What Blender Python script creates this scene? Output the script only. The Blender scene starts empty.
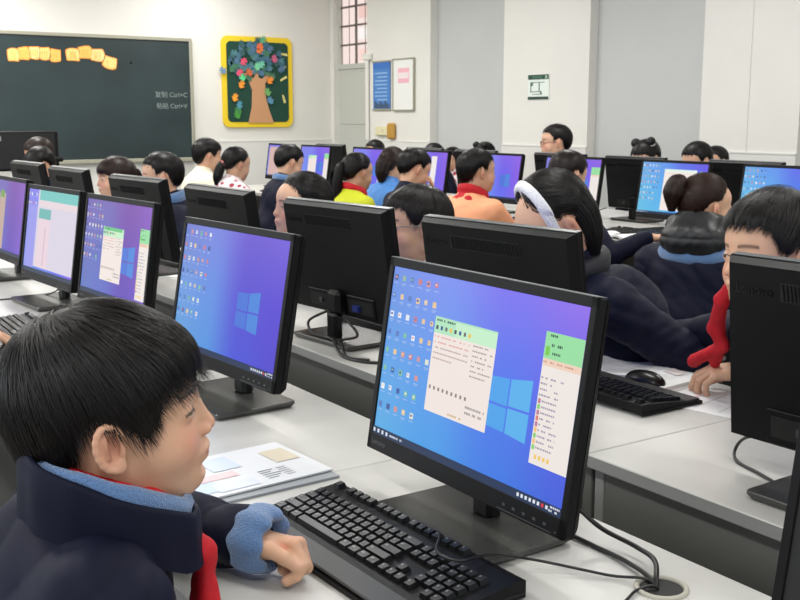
import bpy, math, random
import numpy as np
from mathutils import Vector, Matrix

SC = bpy.context.scene
COL = SC.collection
rng = np.random.default_rng(7)
random.seed(7)

# ------------------------------------------------------------------ camera
CAM_H = 1.38
F_PX = 1043.0
cam_d = bpy.data.cameras.new('camera')
cam_d.sensor_width = 36.0
cam_d.lens = F_PX / 800 * 36.0
cam_d.clip_start = 0.02
cam = bpy.data.objects.new('camera', cam_d)
COL.objects.link(cam)
cam.location = (0, 0, CAM_H)
pitch = math.atan(182 / F_PX)
cam.rotation_euler = (math.pi / 2 - pitch, 0, -math.radians(33.87))
SC.camera = cam
cam_d.dof.use_dof = True
cam_d.dof.focus_distance = 1.45
cam_d.dof.aperture_fstop = 28

# ------------------------------------------------------------------ light
world = bpy.data.worlds.new('world')
SC.world = world
world.use_nodes = True
wb = world.node_tree.nodes['Background']
wb.inputs[0].default_value = (0.90, 0.95, 1.0, 1)
wb.inputs[1].default_value = 0.85
SC.view_settings.view_transform = 'Standard'
SC.view_settings.look = 'None'
SC.view_settings.gamma = 1.0
SC.view_settings.exposure = 0.0
SC.view_settings.use_curve_mapping = False


def area(name, loc, rot, sx, sy, power, color=(1, 1, 1)):
    l = bpy.data.lights.new(name, 'AREA')
    l.shape = 'RECTANGLE'
    l.size = sx
    l.size_y = sy
    l.energy = power
    l.color = color
    o = bpy.data.objects.new(name, l)
    COL.objects.link(o)
    o.location = loc
    o.rotation_euler = rot
    return o


CEIL_Z = 3.35
for (lx, ly) in ((-0.6, -0.8), (-0.6, 2.2), (-0.6, 5.2), (-0.6, 8.2), (2.2, -0.8), (2.2, 2.2), (2.2, 5.2), (2.2, 8.2), (2.2, 10.8),
                 (5.0, -0.8), (5.0, 2.2), (5.0, 5.2), (5.0, 8.2), (5.0, 10.8)):
    area('ceiling_lamp_light', (lx, ly, CEIL_Z - 0.13), (0, 0, 0), 0.25, 1.2, 34 if ly < 3 else (42 if ly < 6 or lx > 4 else 76), (1.0, 0.985, 0.95))
area('daylight_side', (-3.2, 4.5, 1.9), (0, math.radians(-90), 0), 1.9, 10.0, 130, (0.93, 0.97, 1.0))


# ------------------------------------------------------------------ materials
def lin(c):
    c = np.asarray(c, float)
    if c.max() > 1.001:
        c = c / 255.0
    return np.where(c <= 0.04045, c / 12.92, ((c + 0.055) / 1.055) ** 2.4)


def mat(name, rgb=(200, 200, 200), rough=0.5, metal=0.0, spec=0.5, noise=0, nscale=8, bump=0, bscale=60, attr=False, emit=False,
        sss=0, sheen=0, coat=0, detail=4):
    m = bpy.data.materials.new(name)
    m.use_nodes = True
    nt = m.node_tree
    b = nt.nodes['Principled BSDF']
    c = tuple(lin(rgb)) + (1,)
    b.inputs['Base Color'].default_value = c
    b.inputs['Roughness'].default_value = rough
    b.inputs['Metallic'].default_value = metal
    b.inputs['Specular IOR Level'].default_value = spec
    if coat:
        b.inputs['Coat Weight'].default_value = coat
        b.inputs['Coat Roughness'].default_value = 0.12
    if sheen:
        b.inputs['Sheen Weight'].default_value = sheen
        b.inputs['Sheen Roughness'].default_value = 0.5
    if sss:
        b.inputs['Subsurface Weight'].default_value = sss
        b.inputs['Subsurface Radius'].default_value = (0.012, 0.004, 0.002)
        b.inputs['Subsurface Scale'].default_value = 0.6
    src = None
    if attr:
        a = nt.nodes.new('ShaderNodeAttribute')
        a.attribute_name = 'Col'
        src = a.outputs['Color']
    if noise:
        tc = nt.nodes.new('ShaderNodeTexCoord')
        n = nt.nodes.new('ShaderNodeTexNoise')
        n.inputs['Scale'].default_value = nscale
        n.inputs['Detail'].default_value = detail
        nt.links.new(tc.outputs['Object'], n.inputs['Vector'])
        mr = nt.nodes.new('ShaderNodeMapRange')
        mr.inputs[1].default_value = 0.3
        mr.inputs[2].default_value = 0.7
        mr.inputs[3].default_value = 1 - noise
        mr.inputs[4].default_value = 1 + noise
        nt.links.new(n.outputs[0], mr.inputs[0])
        mx = nt.nodes.new('ShaderNodeVectorMath')
        mx.operation = 'SCALE'
        if src is None:
            mx.inputs[0].default_value = c[:3]
        else:
            nt.links.new(src, mx.inputs[0])
        nt.links.new(mr.outputs[0], mx.inputs[3])
        src = mx.outputs[0]
    if src is not None:
        if emit:
            b.inputs['Base Color'].default_value = (0.01, 0.01, 0.012, 1)
            nt.links.new(src, b.inputs['Emission Color'])
            b.inputs['Emission Strength'].default_value = 1.0
        else:
            nt.links.new(src, b.inputs['Base Color'])
    if bump:
        tc = nt.nodes.new('ShaderNodeTexCoord')
        n = nt.nodes.new('ShaderNodeTexNoise')
        n.inputs['Scale'].default_value = bscale
        n.inputs['Detail'].default_value = 5
        nt.links.new(tc.outputs['Object'], n.inputs['Vector'])
        bp = nt.nodes.new('ShaderNodeBump')
        bp.inputs['Strength'].default_value = bump
        bp.inputs['Distance'].default_value = 0.01
        nt.links.new(n.outputs[0], bp.inputs['Height'])
        nt.links.new(bp.outputs[0], b.inputs['Normal'])
    return m


M = dict(
    bannerink=mat('banner_ink', (222, 190, 96), 0.8),
    wall=mat('wall_paint', (222, 220, 213), 0.8, noise=0.02, nscale=2.0, bump=0.04, bscale=30),
    dado=mat('dado_paint', (218, 217, 212), 0.6, noise=0.02, nscale=3.0),
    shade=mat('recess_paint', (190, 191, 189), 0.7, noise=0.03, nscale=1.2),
    ceil=mat('ceiling_paint', (235, 234, 230), 0.9),
    floor=mat('floor_tile', (120, 118, 112), 0.4, noise=0.08, nscale=5),
    door=mat('door_paint', (190, 192, 184), 0.5),
    desk=mat('desk_laminate', (194, 193, 189), 0.32, spec=0.35, noise=0.09, nscale=5.5, detail=8),
    deskedge=mat('desk_edge', (150, 150, 148), 0.5),
    panel=mat('desk_panel', (110, 111, 107), 0.45, noise=0.05, nscale=3),
    paneldark=mat('desk_side', (62, 62, 60), 0.5),
    black=mat('black_plastic', (7, 7, 9), 0.5, spec=0.22, bump=0.04, bscale=900),
    blackg=mat('glossy_black_plastic', (11, 11, 12), 0.3, spec=0.35),
    base=mat('stand_base_plastic', (62, 62, 60), 0.27, spec=0.55),
    vent=mat('vent_dark', (7, 7, 8), 0.6),
    edge=mat('bezel_edge', (92, 94, 96), 0.3),
    logo=mat('logo_grey', (62, 63, 66), 0.35),
    logodark=mat('logo_dark', (3, 3, 3), 0.2, spec=0.3),
    key=mat('keycap', (13, 13, 14), 0.36, spec=0.32),
    legend=mat('key_legend', (120, 120, 120), 0.5),
    rest=mat('palm_rest', (46, 46, 46), 0.45, bump=0.1, bscale=600),
    cable=mat('cable_rubber', (22, 22, 23), 0.4),
    grom=mat('grommet_plastic', (176, 172, 160), 0.5),
    paper=mat('paper', (228, 228, 226), 0.7, noise=0.03, nscale=20),
    screen=mat('screen_emission', attr=True, emit=True, rough=0.4, spec=0.15),
    flat=mat('printed_colour', attr=True, rough=0.6),
    skin=mat('skin', attr=True, rough=0.5, sss=0.12, spec=0.35, bump=0.03, bscale=500),
    hair=mat('hair', attr=True, rough=0.38, spec=0.28),
    fleece=mat('blue_fleece', (88, 124, 172), 0.95, sheen=0.5, noise=0.12, nscale=260, bump=0.6, bscale=420),
    navy=mat('navy_nylon', (13, 16, 36), 0.62, spec=0.15, noise=0.06, nscale=14),
    navyg=mat('navy_gathered', (9, 11, 24), 0.6),
    puff=mat('black_puffer', (11, 12, 17), 0.42, sheen=0.0, noise=0.1, nscale=20),
    red=mat('red_scarf_cloth', (190, 14, 30), 0.75, noise=0.12, nscale=40, bump=0.3, bscale=80),
    trousers=mat('trousers', (16, 18, 28), 0.8),
    shoe=mat('shoe', (60, 60, 64), 0.6),
    board=mat('chalkboard', (32, 48, 50), 0.55, noise=0.28, nscale=1.6, detail=3),
    alu=mat('aluminium', (166, 164, 148), 0.4, metal=0.3),
    chalk=mat('chalk', (140, 152, 150), 0.9),
    green=mat('green_felt', (24, 66, 52), 0.9),
    yellow=mat('yellow_foam', (232, 200, 38), 0.7),
    glasspink=mat('window_light', (244, 222, 214), 0.5),
    bar=mat('window_bar', (112, 104, 96), 0.5),
    white=mat('white_plastic', (235, 235, 232), 0.4),
    brown=mat('wood_block', (184, 138, 58), 0.6),
    glass=mat('spectacle_frame', (104, 52, 46), 0.3),
    silver=mat('silver_frame', (120, 118, 116), 0.35, metal=0.5),
    pink=mat('pink_tie', (224, 140, 140), 0.7),
    headband=mat('white_fluffy', (228, 228, 232), 0.95, noise=0.1, nscale=160, bump=0.6, bscale=240),
)


def cloth_wrinkles(m, scale=7.0, strength=.6, dist=.012):
    nt = m.node_tree
    tc = nt.nodes.new('ShaderNodeTexCoord')
    n = nt.nodes.new('ShaderNodeTexNoise')
    n.noise_type = 'RIDGED_MULTIFRACTAL'
    n.inputs['Scale'].default_value = scale
    n.inputs['Detail'].default_value = 2.5
    n.inputs['Distortion'].default_value = 1.2
    bp = nt.nodes.new('ShaderNodeBump')
    bp.inputs['Strength'].default_value = strength
    bp.inputs['Distance'].default_value = dist
    nt.links.new(tc.outputs['Object'], n.inputs['Vector'])
    nt.links.new(n.outputs[0], bp.inputs['Height'])
    nt.links.new(bp.outputs[0], nt.nodes['Principled BSDF'].inputs['Normal'])


cloth_wrinkles(M['navy'])
cloth_wrinkles(M['puff'], 9, .5, .01)
cloth_wrinkles(M['red'], 14, .5, .006)

# ------------------------------------------------------------------ object helpers
def link(name, me, m=None, parent=None, smooth=False):
    o = bpy.data.objects.new(name, me)
    COL.objects.link(o)
    if m is not None:
        for k in (m if isinstance(m, (list, tuple)) else [m]):
            me.materials.append(k)
    if parent is not None:
        o.parent = parent
    if smooth and len(me.polygons):
        me.polygons.foreach_set('use_smooth', np.ones(len(me.polygons), bool))
    return o


class MB:
    """collects shapes, then builds one mesh"""

    def __init__(s):
        s.v = []
        s.f = []
        s.c = []
        s.mi = []
        s.n = 0

    def add(s, v, f, col=None, mi=0):
        v = np.asarray(v, float).reshape(-1, 3)
        s.v.append(v)
        s.f += [tuple(int(i) + s.n for i in q) for q in f]
        s.mi += [mi] * len(f)
        s.c.append(np.tile(np.append(lin(col) if col is not None else [.5, .5, .5], 1.0), (len(v), 1)))
        s.n += len(v)
        return s

    def addc(s, v, f, cols, mi=0):
        s.add(v, f, None, mi)
        s.c[-1] = np.hstack([cols, np.ones((len(cols), 1))])

    def box(s, x0, x1, y0, y1, z0, z1, col=None, bev=0.0, mi=0, M4=None):
        if bev <= 0:
            v = [(x, y, z) for z in (z0, z1) for y in (y0, y1) for x in (x0, x1)]
            f = [(0, 2, 3, 1), (4, 5, 7, 6), (0, 1, 5, 4), (2, 6, 7, 3), (0, 4, 6, 2), (1, 3, 7, 5)]
        else:
            b = min(bev, (x1 - x0) / 2.01, (y1 - y0) / 2.01, (z1 - z0) / 2.01)
            v = []
            idx = {}
            for ix, (xa, sx) in enumerate(((x0, 1), (x1, -1))):
                for iy, (ya, sy) in enumerate(((y0, 1), (y1, -1))):
                    for iz, (za, sz) in enumerate(((z0, 1), (z1, -1))):
                        for ax in range(3):
                            p = [xa + sx * b, ya + sy * b, za + sz * b]
                            p[ax] = (xa, ya, za)[ax]
                            idx[(ix, iy, iz, ax)] = len(v)
                            v.append(p)
            f = []
            I = idx
            for a in (0, 1):
                f.append([I[(a, 0, 0, 0)], I[(a, 1, 0, 0)], I[(a, 1, 1, 0)], I[(a, 0, 1, 0)]][::(-1 if a == 0 else 1)])
                f.append([I[(0, a, 0, 1)], I[(0, a, 1, 1)], I[(1, a, 1, 1)], I[(1, a, 0, 1)]][::(-1 if a == 0 else 1)])
                f.append([I[(0, 0, a, 2)], I[(1, 0, a, 2)], I[(1, 1, a, 2)], I[(0, 1, a, 2)]][::(-1 if a == 0 else 1)])
            for a in (0, 1):
                for c in (0, 1):
                    k = (-1 if (a ^ c) else 1)
                    f.append([I[(a, c, 0, 0)], I[(a, c, 0, 1)], I[(a, c, 1, 1)], I[(a, c, 1, 0)]][::k * 1])
                    f.append([I[(a, 0, c, 0)], I[(a, 1, c, 0)], I[(a, 1, c, 2)], I[(a, 0, c, 2)]][::k * 1])
                    f.append([I[(0, a, c, 1)], I[(0, a, c, 2)], I[(1, a, c, 2)], I[(1, a, c, 1)]][::k * 1])
                    for d in (0, 1):
                        f.append([I[(a, c, d, 0)], I[(a, c, d, 1)], I[(a, c, d, 2)]])
        v = np.array(v, float)
        if M4 is not None:
            v = v @ np.array(M4)[:3, :3].T + np.array(M4)[:3, 3]
        return s.add(v, f, col, mi)

    def tube(s, pts, r, n=8, col=None, mi=0, caps=True):
        P = np.asarray(pts, float)
        m = len(P)
        R = np.broadcast_to(np.asarray(r, float), (m,))
        T = np.gradient(P, axis=0)
        T /= np.linalg.norm(T, axis=1)[:, None] + 1e-12
        up = np.array([0, 0, 1.0]) if abs(T[0][2]) < .9 else np.array([1.0, 0, 0])
        v = []
        for i in range(m):
            a = np.cross(T[i], up)
            a /= np.linalg.norm(a) + 1e-12
            up = np.cross(a, T[i])
            for k in range(n):
                t = 2 * math.pi * k / n
                v.append(P[i] + R[i] * (math.cos(t) * a + math.sin(t) * up))
        f = [(i * n + k, i * n + (k + 1) % n, (i + 1) * n + (k + 1) % n, (i + 1) * n + k) for i in range(m - 1) for k in range(n)]
        if caps:
            f += [tuple(range(n))[::-1], tuple((m - 1) * n + k for k in range(n))]
        return s.add(v, f, col, mi)

    def disc(s, c, r, axis='z', h=0.002, n=20, col=None, mi=0, sc=(1, 1)):
        ring = [(math.cos(2 * math.pi * k / n) * r * sc[0], math.sin(2 * math.pi * k / n) * r * sc[1]) for k in range(n)]
        v = []
        for z in (0, h):
            for a, b in ring:
                p = {'z': (a, b, z), 'x': (z, a, b), 'y': (a, z, b)}[axis]
                v.append([c[i] + p[i] for i in range(3)])
        f = [tuple(range(n))[::-1], tuple(range(n, 2 * n))] + [(k, (k + 1) % n, n + (k + 1) % n, n + k) for k in range(n)]
        return s.add(v, f, col, mi)

    def poly(s, pts2, to3, th, col=None, mi=0):
        """extrude a 2D outline: to3(a,b,t)->xyz"""
        n = len(pts2)
        v = [to3(a, b, 0) for a, b in pts2] + [to3(a, b, th) for a, b in pts2]
        f = [tuple(range(n))[::-1], tuple(range(n, 2 * n))] + [(k, (k + 1) % n, n + (k + 1) % n, n + k) for k in range(n)]
        return s.add(v, f, col, mi)

    def build(s, name, m, parent=None, smooth=False, loc=None, fix=True):
        me = bpy.data.meshes.new(name)
        V = np.vstack(s.v)
        me.from_pydata(V.tolist(), [], s.f)
        if len(s.mi) and max(s.mi) > 0:
            me.polygons.foreach_set('material_index', np.array(s.mi, np.int32))
        a = me.color_attributes.new('Col', 'FLOAT_COLOR', 'POINT')
        a.data.foreach_set('color', np.vstack(s.c).astype(np.float32).ravel())
        if fix:
            import bmesh
            bm = bmesh.new()
            bm.from_mesh(me)
            bmesh.ops.recalc_face_normals(bm, faces=bm.faces)
            bm.to_mesh(me)
            bm.free()
        me.update()
        o = link(name, me, m, parent, smooth)
        if loc is not None:
            o.location = loc
        return o


def tag(o, label=None, cat=None, group=None, kind=None):
    if label:
        o['label'] = label
    if cat:
        o['category'] = cat
    if group:
        o['group'] = group
    if kind:
        o['kind'] = kind
    return o


def thing(name, label, cat, loc=(0, 0, 0), rz=0, group=None):
    o = bpy.data.objects.new(name, None)
    COL.objects.link(o)
    o.empty_display_size = 0.1
    o.location = loc
    o.rotation_euler = (0, 0, rz)
    return tag(o, label, cat, group)


def copy_tree(o, parent=None):
    c = o.copy()
    COL.objects.link(c)
    c.parent = parent
    for ch in list(o.children):
        copy_tree(ch, c)
    return c


TXT = {}


def text_obj(name, body, size, m, parent, mtx, extrude=0.0004, align='LEFT'):
    k = (body, size, extrude, m.name)
    if k not in TXT:
        cu = bpy.data.curves.new(name, 'FONT')
        cu.body = body
        cu.size = size
        cu.extrude = extrude
        cu.align_x = align
        tmp = bpy.data.objects.new(name + '_outline', cu)
        COL.objects.link(tmp)
        bpy.context.view_layer.update()
        me = bpy.data.meshes.new_from_object(tmp.evaluated_get(bpy.context.evaluated_depsgraph_get()))
        bpy.data.objects.remove(tmp)
        me.name = name
        me.materials.clear()
        me.materials.append(m)
        TXT[k] = me
    o = bpy.data.objects.new(name, TXT[k])
    COL.objects.link(o)
    if parent is not None:
        o.parent = parent
    o.matrix_local = mtx
    return o


# ------------------------------------------------------------------ room
def struct(name, mb, m, smooth=False):
    return tag(mb.build(name, m, None, smooth), kind='structure')


WX = 7.0      # side wall
FY = 12.05    # front wall
struct('floor', MB().box(-3.5, WX + .3, -3, FY + .2, -0.1, 0), M['floor'])
struct('ceiling', MB().box(-3.5, WX + .3, -3, FY + .2, CEIL_Z, CEIL_Z + .1), M['ceil'])
struct('wall_front', MB().box(-3.5, WX, FY, FY + .2, 0, CEIL_Z), M['wall'])
mb = MB()
RY = [(4.2, 4.99), (5.937, 7.272), (8.519, 9.818)]       # shallow recesses in the side wall
ys = [-3] + [y for r in RY for y in r] + [11.159]
for i in range(0, len(ys), 2):
    mb.box(WX, WX + .2, ys[i], ys[i + 1], 0, CEIL_Z)
mb.box(WX, WX + .2, 11.97, FY, 0, CEIL_Z)
struct('wall_right', mb, M['wall'])
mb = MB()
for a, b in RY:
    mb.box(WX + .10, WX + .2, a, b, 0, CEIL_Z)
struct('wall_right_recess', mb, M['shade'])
mb = MB()
for i in range(0, len(ys), 2):
    mb.box(WX - .012, WX, ys[i], ys[i + 1], 0.02, 1.10)
    mb.box(WX - .018, WX, ys[i], ys[i + 1], 1.10, 1.112)
struct('trim_1', mb, M['dado'])
struct('trim_2', MB().box(-3.5, WX - .02, FY - .012, FY, .02, 1.09).box(-3.5, WX - .02, FY - .018, FY, 1.09, 1.102), M['dado'])
struct('trim_3', MB().box(WX - .006, WX, 5.455, 5.468, 1.112, CEIL_Z), M['dado'])
# corner pipe and box column by the window
struct('trim_4', MB().box(WX - .03, WX - .012, 11.09, 11.159, 1.112, 2.12, bev=.004).box(WX - .05, WX, 11.02, 11.20, 2.08, 2.16, bev=.01), M['wall'])

# door with a barred window over it
mb = MB().box(WX + .08, WX + .12, 11.159, 11.97, 0.02, 2.03)
for z0, z1 in ((0.1, 0.62), (0.68, 1.24), (1.30, 1.96)):
    mb.box(WX + .07, WX + .08, 11.24, 11.90, z0, z1, bev=.004)
struct('door_1', mb, M['door'])
mb = MB()
mb.box(WX + .06, WX + .12, 11.159, 11.97, 2.0, 2.06)
mb.box(WX + .06, WX + .12, 11.159, 11.20, 2.06, CEIL_Z)
mb.box(WX + .06, WX + .12, 11.93, 11.97, 2.06, CEIL_Z)
win = struct('window_1', mb, M['door'])
mb = MB()
mb.box(WX + .13, WX + .135, 11.16, 11.97, 2.03, CEIL_Z, (246, 226, 220))
pts = []
for i in range(5):
    z = 2.1 + i * .26
    mb.box(WX + .128, WX + .13, 11.2, 11.55 + .1 * (i % 2), z, z + .14, [(248, 214, 204), (252, 244, 240), (238, 200, 190)][i % 3])
o = mb.build('window_pane', mat('bright_pane', attr=True, emit=True), win)
mb = MB()
for y in (11.565,):
    mb.box(WX + .085, WX + .10, y - .012, y + .012, 2.06, CEIL_Z)
for k in range(6):
    z = 2.30 + k * .235
    mb.box(WX + .085, WX + .10, 11.2, 11.93, z - .012, z + .012)
for k in range(4):
    y = 11.28 + k * .19
    mb.box(WX + .05, WX + .056, y - .004, y + .004, 2.06, CEIL_Z)
mb.build('window_bars', M['bar'], win)

# ceiling lamps (fixtures for the area lights)
lamp0 = None
for i, (lx, ly) in enumerate(((-0.6, -0.8), (-0.6, 2.2), (-0.6, 5.2), (-0.6, 8.2), (2.2, -0.8), (2.2, 2.2), (2.2, 5.2), (2.2, 8.2), (2.2, 10.8),
                              (5.0, -0.8), (5.0, 2.2), (5.0, 5.2), (5.0, 8.2), (5.0, 10.8))):
    if lamp0 is None:
        lamp0 = MB().box(-.15, .15, -.62, .62, -.10, 0, bev=.01).build('ceiling_lamp', M['white'], None)
        o = lamp0
    else:
        o = lamp0.copy()
        COL.objects.link(o)
    o.location = (lx, ly, CEIL_Z)
    tag(o, 'long white batten lamp fixed under the classroom ceiling', 'ceiling lamp', 'batten lamps on the ceiling')


# ------------------------------------------------------------------ chalkboard and wall things
t = thing('chalkboard', 'wide dark green chalkboard in an aluminium frame on the front wall', 'chalkboard', (3.05, FY, 0))
bx0, bx1, bz0, bz1 = -1.95, 2.0, .90, 2.285
MB().box(bx0, bx1, -.03, -.008, bz0, bz1).build('board_surface', M['board'], t)
mb = MB()
mb.box(bx0 - .04, bx1 + .015, -.05, -.0, bz1 - .01, bz1 + .03, bev=.006)
mb.box(bx0 - .04, bx1 + .015, -.05, -.0, bz0 - .03, bz0 + .01, bev=.006)
mb.box(bx1 - .02, bx1 + .02, -.05, -.0, bz0, bz1, bev=.006)
mb.box(bx0 - .04, bx0, -.05, -.0, bz0, bz1, bev=.006)
mb.box(bx0, bx1, -.09, -.05, bz0 - .03, bz0 - .018)
mb.build('board_frame', M['alu'], t)
RX = Matrix.Rotation(math.pi / 2, 4, 'X')
for txt, x, z, s in (('复制 Ctrl+C', 4.585, 1.625, .078), ('粘贴 Ctrl+V', 4.60, 1.495, .075)):
    text_obj('chalk_writing', txt, s, M['chalk'], t, Matrix.Translation((x - 3.05, -.034, z)) @ RX)
# cut-out paper banners, one wavy strip of characters each
bt = None


def banner(x0, x1, zc, n, fall, txt, label):
    tt = thing('paper_banner', label, 'banner', ((x0 + x1) / 2, FY - .033, zc))
    mb = MB()
    w = (x1 - x0) / n
    for k in range(n):
        u = (k + .5) / n
        x = (u - .5) * (x1 - x0)
        z = fall(u)
        a = math.radians([-2, 3, -2, 3, -4, 2][k % 6] - (18 if fall(1) < -.08 and k == n - 1 else 0))
        ring = []
        for q in range(20):
            ph = 2 * math.pi * q / 20
            rr = 1 + .06 * math.sin(5 * ph + k)
            cx, cz = math.cos(ph), math.sin(ph)
            e = 0.45
            px = math.copysign(abs(cx) ** e, cx) * w * .60 * rr
            pz = math.copysign(abs(cz) ** e, cz) * .072 * rr
            ring.append((x + px * math.cos(a) - pz * math.sin(a), z + px * math.sin(a) + pz * math.cos(a)))
        cc = [(246, 212, 130), (244, 196, 100), (248, 220, 150)][k % 3]
        mb.poly([(p[0] * 1.0, p[1]) for p in ring], lambda a_, b_, t_: (a_, -t_, b_), .004, (240, 150, 60))
        ring2 = [(x + (p[0] - x) * .88, z + (p[1] - z) * .86) for p in ring]
        mb.poly(ring2, lambda a_, b_, t_: (a_, -.004 - t_, b_), .003, cc)
    mb.build('backing', M['flat'], tt)
    for k in range(n):
        u = (k + .5) / n
        text_obj('banner_character', txt[k], .10, M['bannerink'], tt,
                 Matrix.Translation(((u - .5) * (x1 - x0) - .055, -.009, fall(u) - .045)) @ RX)


banner(2.94, 3.50, 2.070, 5, lambda u: .028 * math.sin((u - .1) * 3.6) - .012, '互联网世界', 'orange and cream cut-out paper lettering, longer strip on the chalkboard')
banner(3.575, 4.13, 2.075, 4, lambda u: .035 - .42 * max(0, u - .45) ** 1.6 - .03 * (u < .2), '真精彩！', 'orange and cream cut-out paper lettering that curls down at its right end')
tag(MB().box(4.30, 4.32, -.03 + FY, FY - .029, 2.0, 2.02).build('chalk_mark', M['chalk']), 'tiny white chalk dot high on the green chalkboard', 'chalk mark')

# tree display board
tx0, tx1, tz0, tz1 = 5.453, 6.417, 1.266, 2.372
t = thing('tree_display_board', 'green felt board with a yellow border and a paper tree on it', 'display board', ((tx0 + tx1) / 2, FY - .002, 0))
hw, zc, hh = (tx1 - tx0) / 2, (tz0 + tz1) / 2, (tz1 - tz0) / 2


def rrect(hx, hz, r, n=6):
    p = []
    for cx, cz, a0 in ((hx - r, hz - r, 0), (-hx + r, hz - r, 90), (-hx + r, -hz + r, 180), (hx - r, -hz + r, 270)):
        for k in range(n + 1):
            a = math.radians(a0 + 90 * k / n)
            p.append((cx + r * math.cos(a), cz + r * math.sin(a)))
    return p


MB().poly(rrect(hw, hh, .09), lambda a, b, t_: (a, -t_, b + zc), .03).build('border', M['yellow'], t)
MB().poly(rrect(hw - .06, hh - .065, .06), lambda a, b, t_: (a, -.03 - t_, b + zc), .006).build('felt', M['green'], t)
tr = [(-.15, -.50), (-.10, -.30), (-.09, -.10), (-.14, .02), (-.20, .10), (-.16, .12), (-.10, .07), (-.06, .05), (-.05, .16), (-.01, .17), (0, .06), (.05, .04), (.13, .12), (.16, .09), (.09, -.02),
      (.10, -.20), (.14, -.34), (.20, -.50)]
MB().poly([(a + .0, b) for a, b in tr], lambda a, b, t_: (a, -.038 - t_, b + zc), .006).build('tree_trunk', mat('tan_paper', (196, 146, 106), 0.8), t)


def handprint(mb, cx, cz, s, rot, col, dep):
    for k, (a, ln) in enumerate(((-62, .75), (-25, 1.0), (0, 1.1), (25, 1.0), (75, .7))):
        aa = math.radians(a + rot)
        mb.poly([(cx + s * (ln * math.sin(aa) * r + w * math.cos(aa)), cz + s * (ln * math.cos(aa) * r - w * math.sin(aa))) for r, w in
                 ((0, -.14), (.9, -.13), (1, 0), (.9, .13), (0, .14))], lambda a_, b_, t_: (a_, -dep - t_ - .0004 * k, b_ + zc), .002, col)
    mb.poly([(cx + s * .42 * math.cos(q), cz + s * .42 * math.sin(q)) for q in np.linspace(0, 2 * math.pi, 10)[:-1]],
            lambda a_, b_, t_: (a_, -dep - .003 - t_, b_ + zc), .002, col)


cols = [(66, 108, 130), (56, 98, 118), (76, 122, 130), (50, 90, 92), (66, 116, 88), (78, 112, 140)]
r2 = random.Random(3)
for k in range(62):
    a = r2.uniform(0, 2 * math.pi)
    rr = math.sqrt(r2.random())
    hands = MB()
    handprint(hands, -.04 + .40 * rr * math.cos(a), .25 + .23 * rr * math.sin(a), .070, r2.uniform(-80, 80), cols[k % 6], .046 + .001 * (k % 9))
    hands.build('paper_hand', M['flat'], t)
for cx, cz, c in ((-.22, .23, (220, 80, 110)), (-.28, .10, (214, 84, 110)), (.22, .27, (190, 90, 120)), (0, .38, (226, 120, 60)), (.0, .42, (220, 110, 70)), (-.12, .10, (200, 100, 60)),
                  (-.25, -.05, (240, 150, 50)), (.14, .01, (236, 140, 50)), (-.34, -.21, (240, 160, 50)), (-.02, .17, (120, 200, 150)), (-.22, .04, (90, 210, 140)), (.12, -.14, (110, 170, 100)),
                  (.16, -.24, (90, 140, 170)), (-.28, -.36, (60, 130, 70)), (-.28, -.30, (80, 140, 160)), (-.30, -.42, (70, 150, 60)), (.05, .50, (90, 160, 120)), (-.47, .12, (110, 140, 170)), (.02, .20, (110, 190, 160))):
    hands = MB()
    handprint(hands, cx, cz, .07, r2.uniform(-60, 60), c, .060)
    hands.build('paper_hand', M['flat'], t)
for cx, cz, a in ((.36, .35, -10), (.34, .18, 30), (.35, .05, 28), (.35, -.20, -75)):
    aa = math.radians(a)
    mb = MB()
    mb.poly([(cx + u * math.cos(aa) - w * math.sin(aa), cz + u * math.sin(aa) + w * math.cos(aa)) for u, w in ((-.055, -.012), (.055, -.014), (.05, .016), (-.045, .012))],
            lambda a_, b_, t_: (a_, -.04 - t_, b_ + zc), .003, (216, 206, 130))
    mb.build('paper_letter', M['flat'], t)

# posters on the side wall
RYW = Matrix.Rotation(-math.pi / 2, 4, 'Z') @ RX      # text that faces -X
t = thing('wall_poster', 'blue hanging poster with pale lines of print on the far wall', 'poster', (WX, 10.81, 1.765))
mb = MB()
mb.box(-.015, -.010, -.19, .185, -.28, .28, (74, 128, 196))
mb.box(-.017, -.015, -.19, .185, .20, .28, (58, 112, 190))
for k in range(8):
    mb.box(-.018, -.015, -.13, .14 - .05 * (k % 3 == 1), .14 - k * .045, .155 - k * .045, (150, 185, 222))
for k in range(9):
    mb.box(-.019, -.015, -.17 + k * .037, -.145 + k * .037, -.27, -.22 + .02 * (k % 3), (70, 84, 100))
mb.build('sheet', M['flat'], t)
MB().box(-.025, -.005, -.20, .20, .275, .295, bev=.004).box(-.025, -.005, -.20, .20, -.295, -.275, bev=.004).build('hanging_rod', M['alu'], t)
t = thing('notice_frame', 'white framed notice with a pink printed block on the far wall', 'notice', (WX, 10.33, 1.765))
mb = MB()
mb.box(-.02, -.01, -.21, .21, -.29, .29, (232, 232, 228))
mb.box(-.022, -.02, -.12, .11, .02, .19, (236, 176, 190))
mb.box(-.024, -.022, -.11, .10, .07, .14, (236, 222, 224))
mb.build('sheet', M['flat'], t)
mb = MB()
for y in (-.215, .215):
    mb.box(-.028, 0, y - .008, y + .008, -.30, .30)
for z in (-.295, .295):
    mb.box(-.028, 0, -.22, .22, z - .008, z + .008)
mb.build('frame', M['alu'], t)
t = thing('wall_socket_box', 'cream plastic switch box with a tan wooden block beside it', 'switch box', (WX, 10.74, 1.23))
MB().box(-.05, 0, -.10, .17, -.06, .05, bev=.01).box(-.06, -.05, -.02, .0, -.01, .01).build('housing', mat('cream_plastic', (222, 214, 176), .5), t)
MB().box(-.06, 0, -.24, -.10, -.10, .09, bev=.02).build('wooden_block', M['brown'], t)
t = thing('safety_sign', 'small white sign with green bands and a line drawing on the pillar', 'sign', (WX, 7.965, 1.683))
mb = MB()
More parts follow.
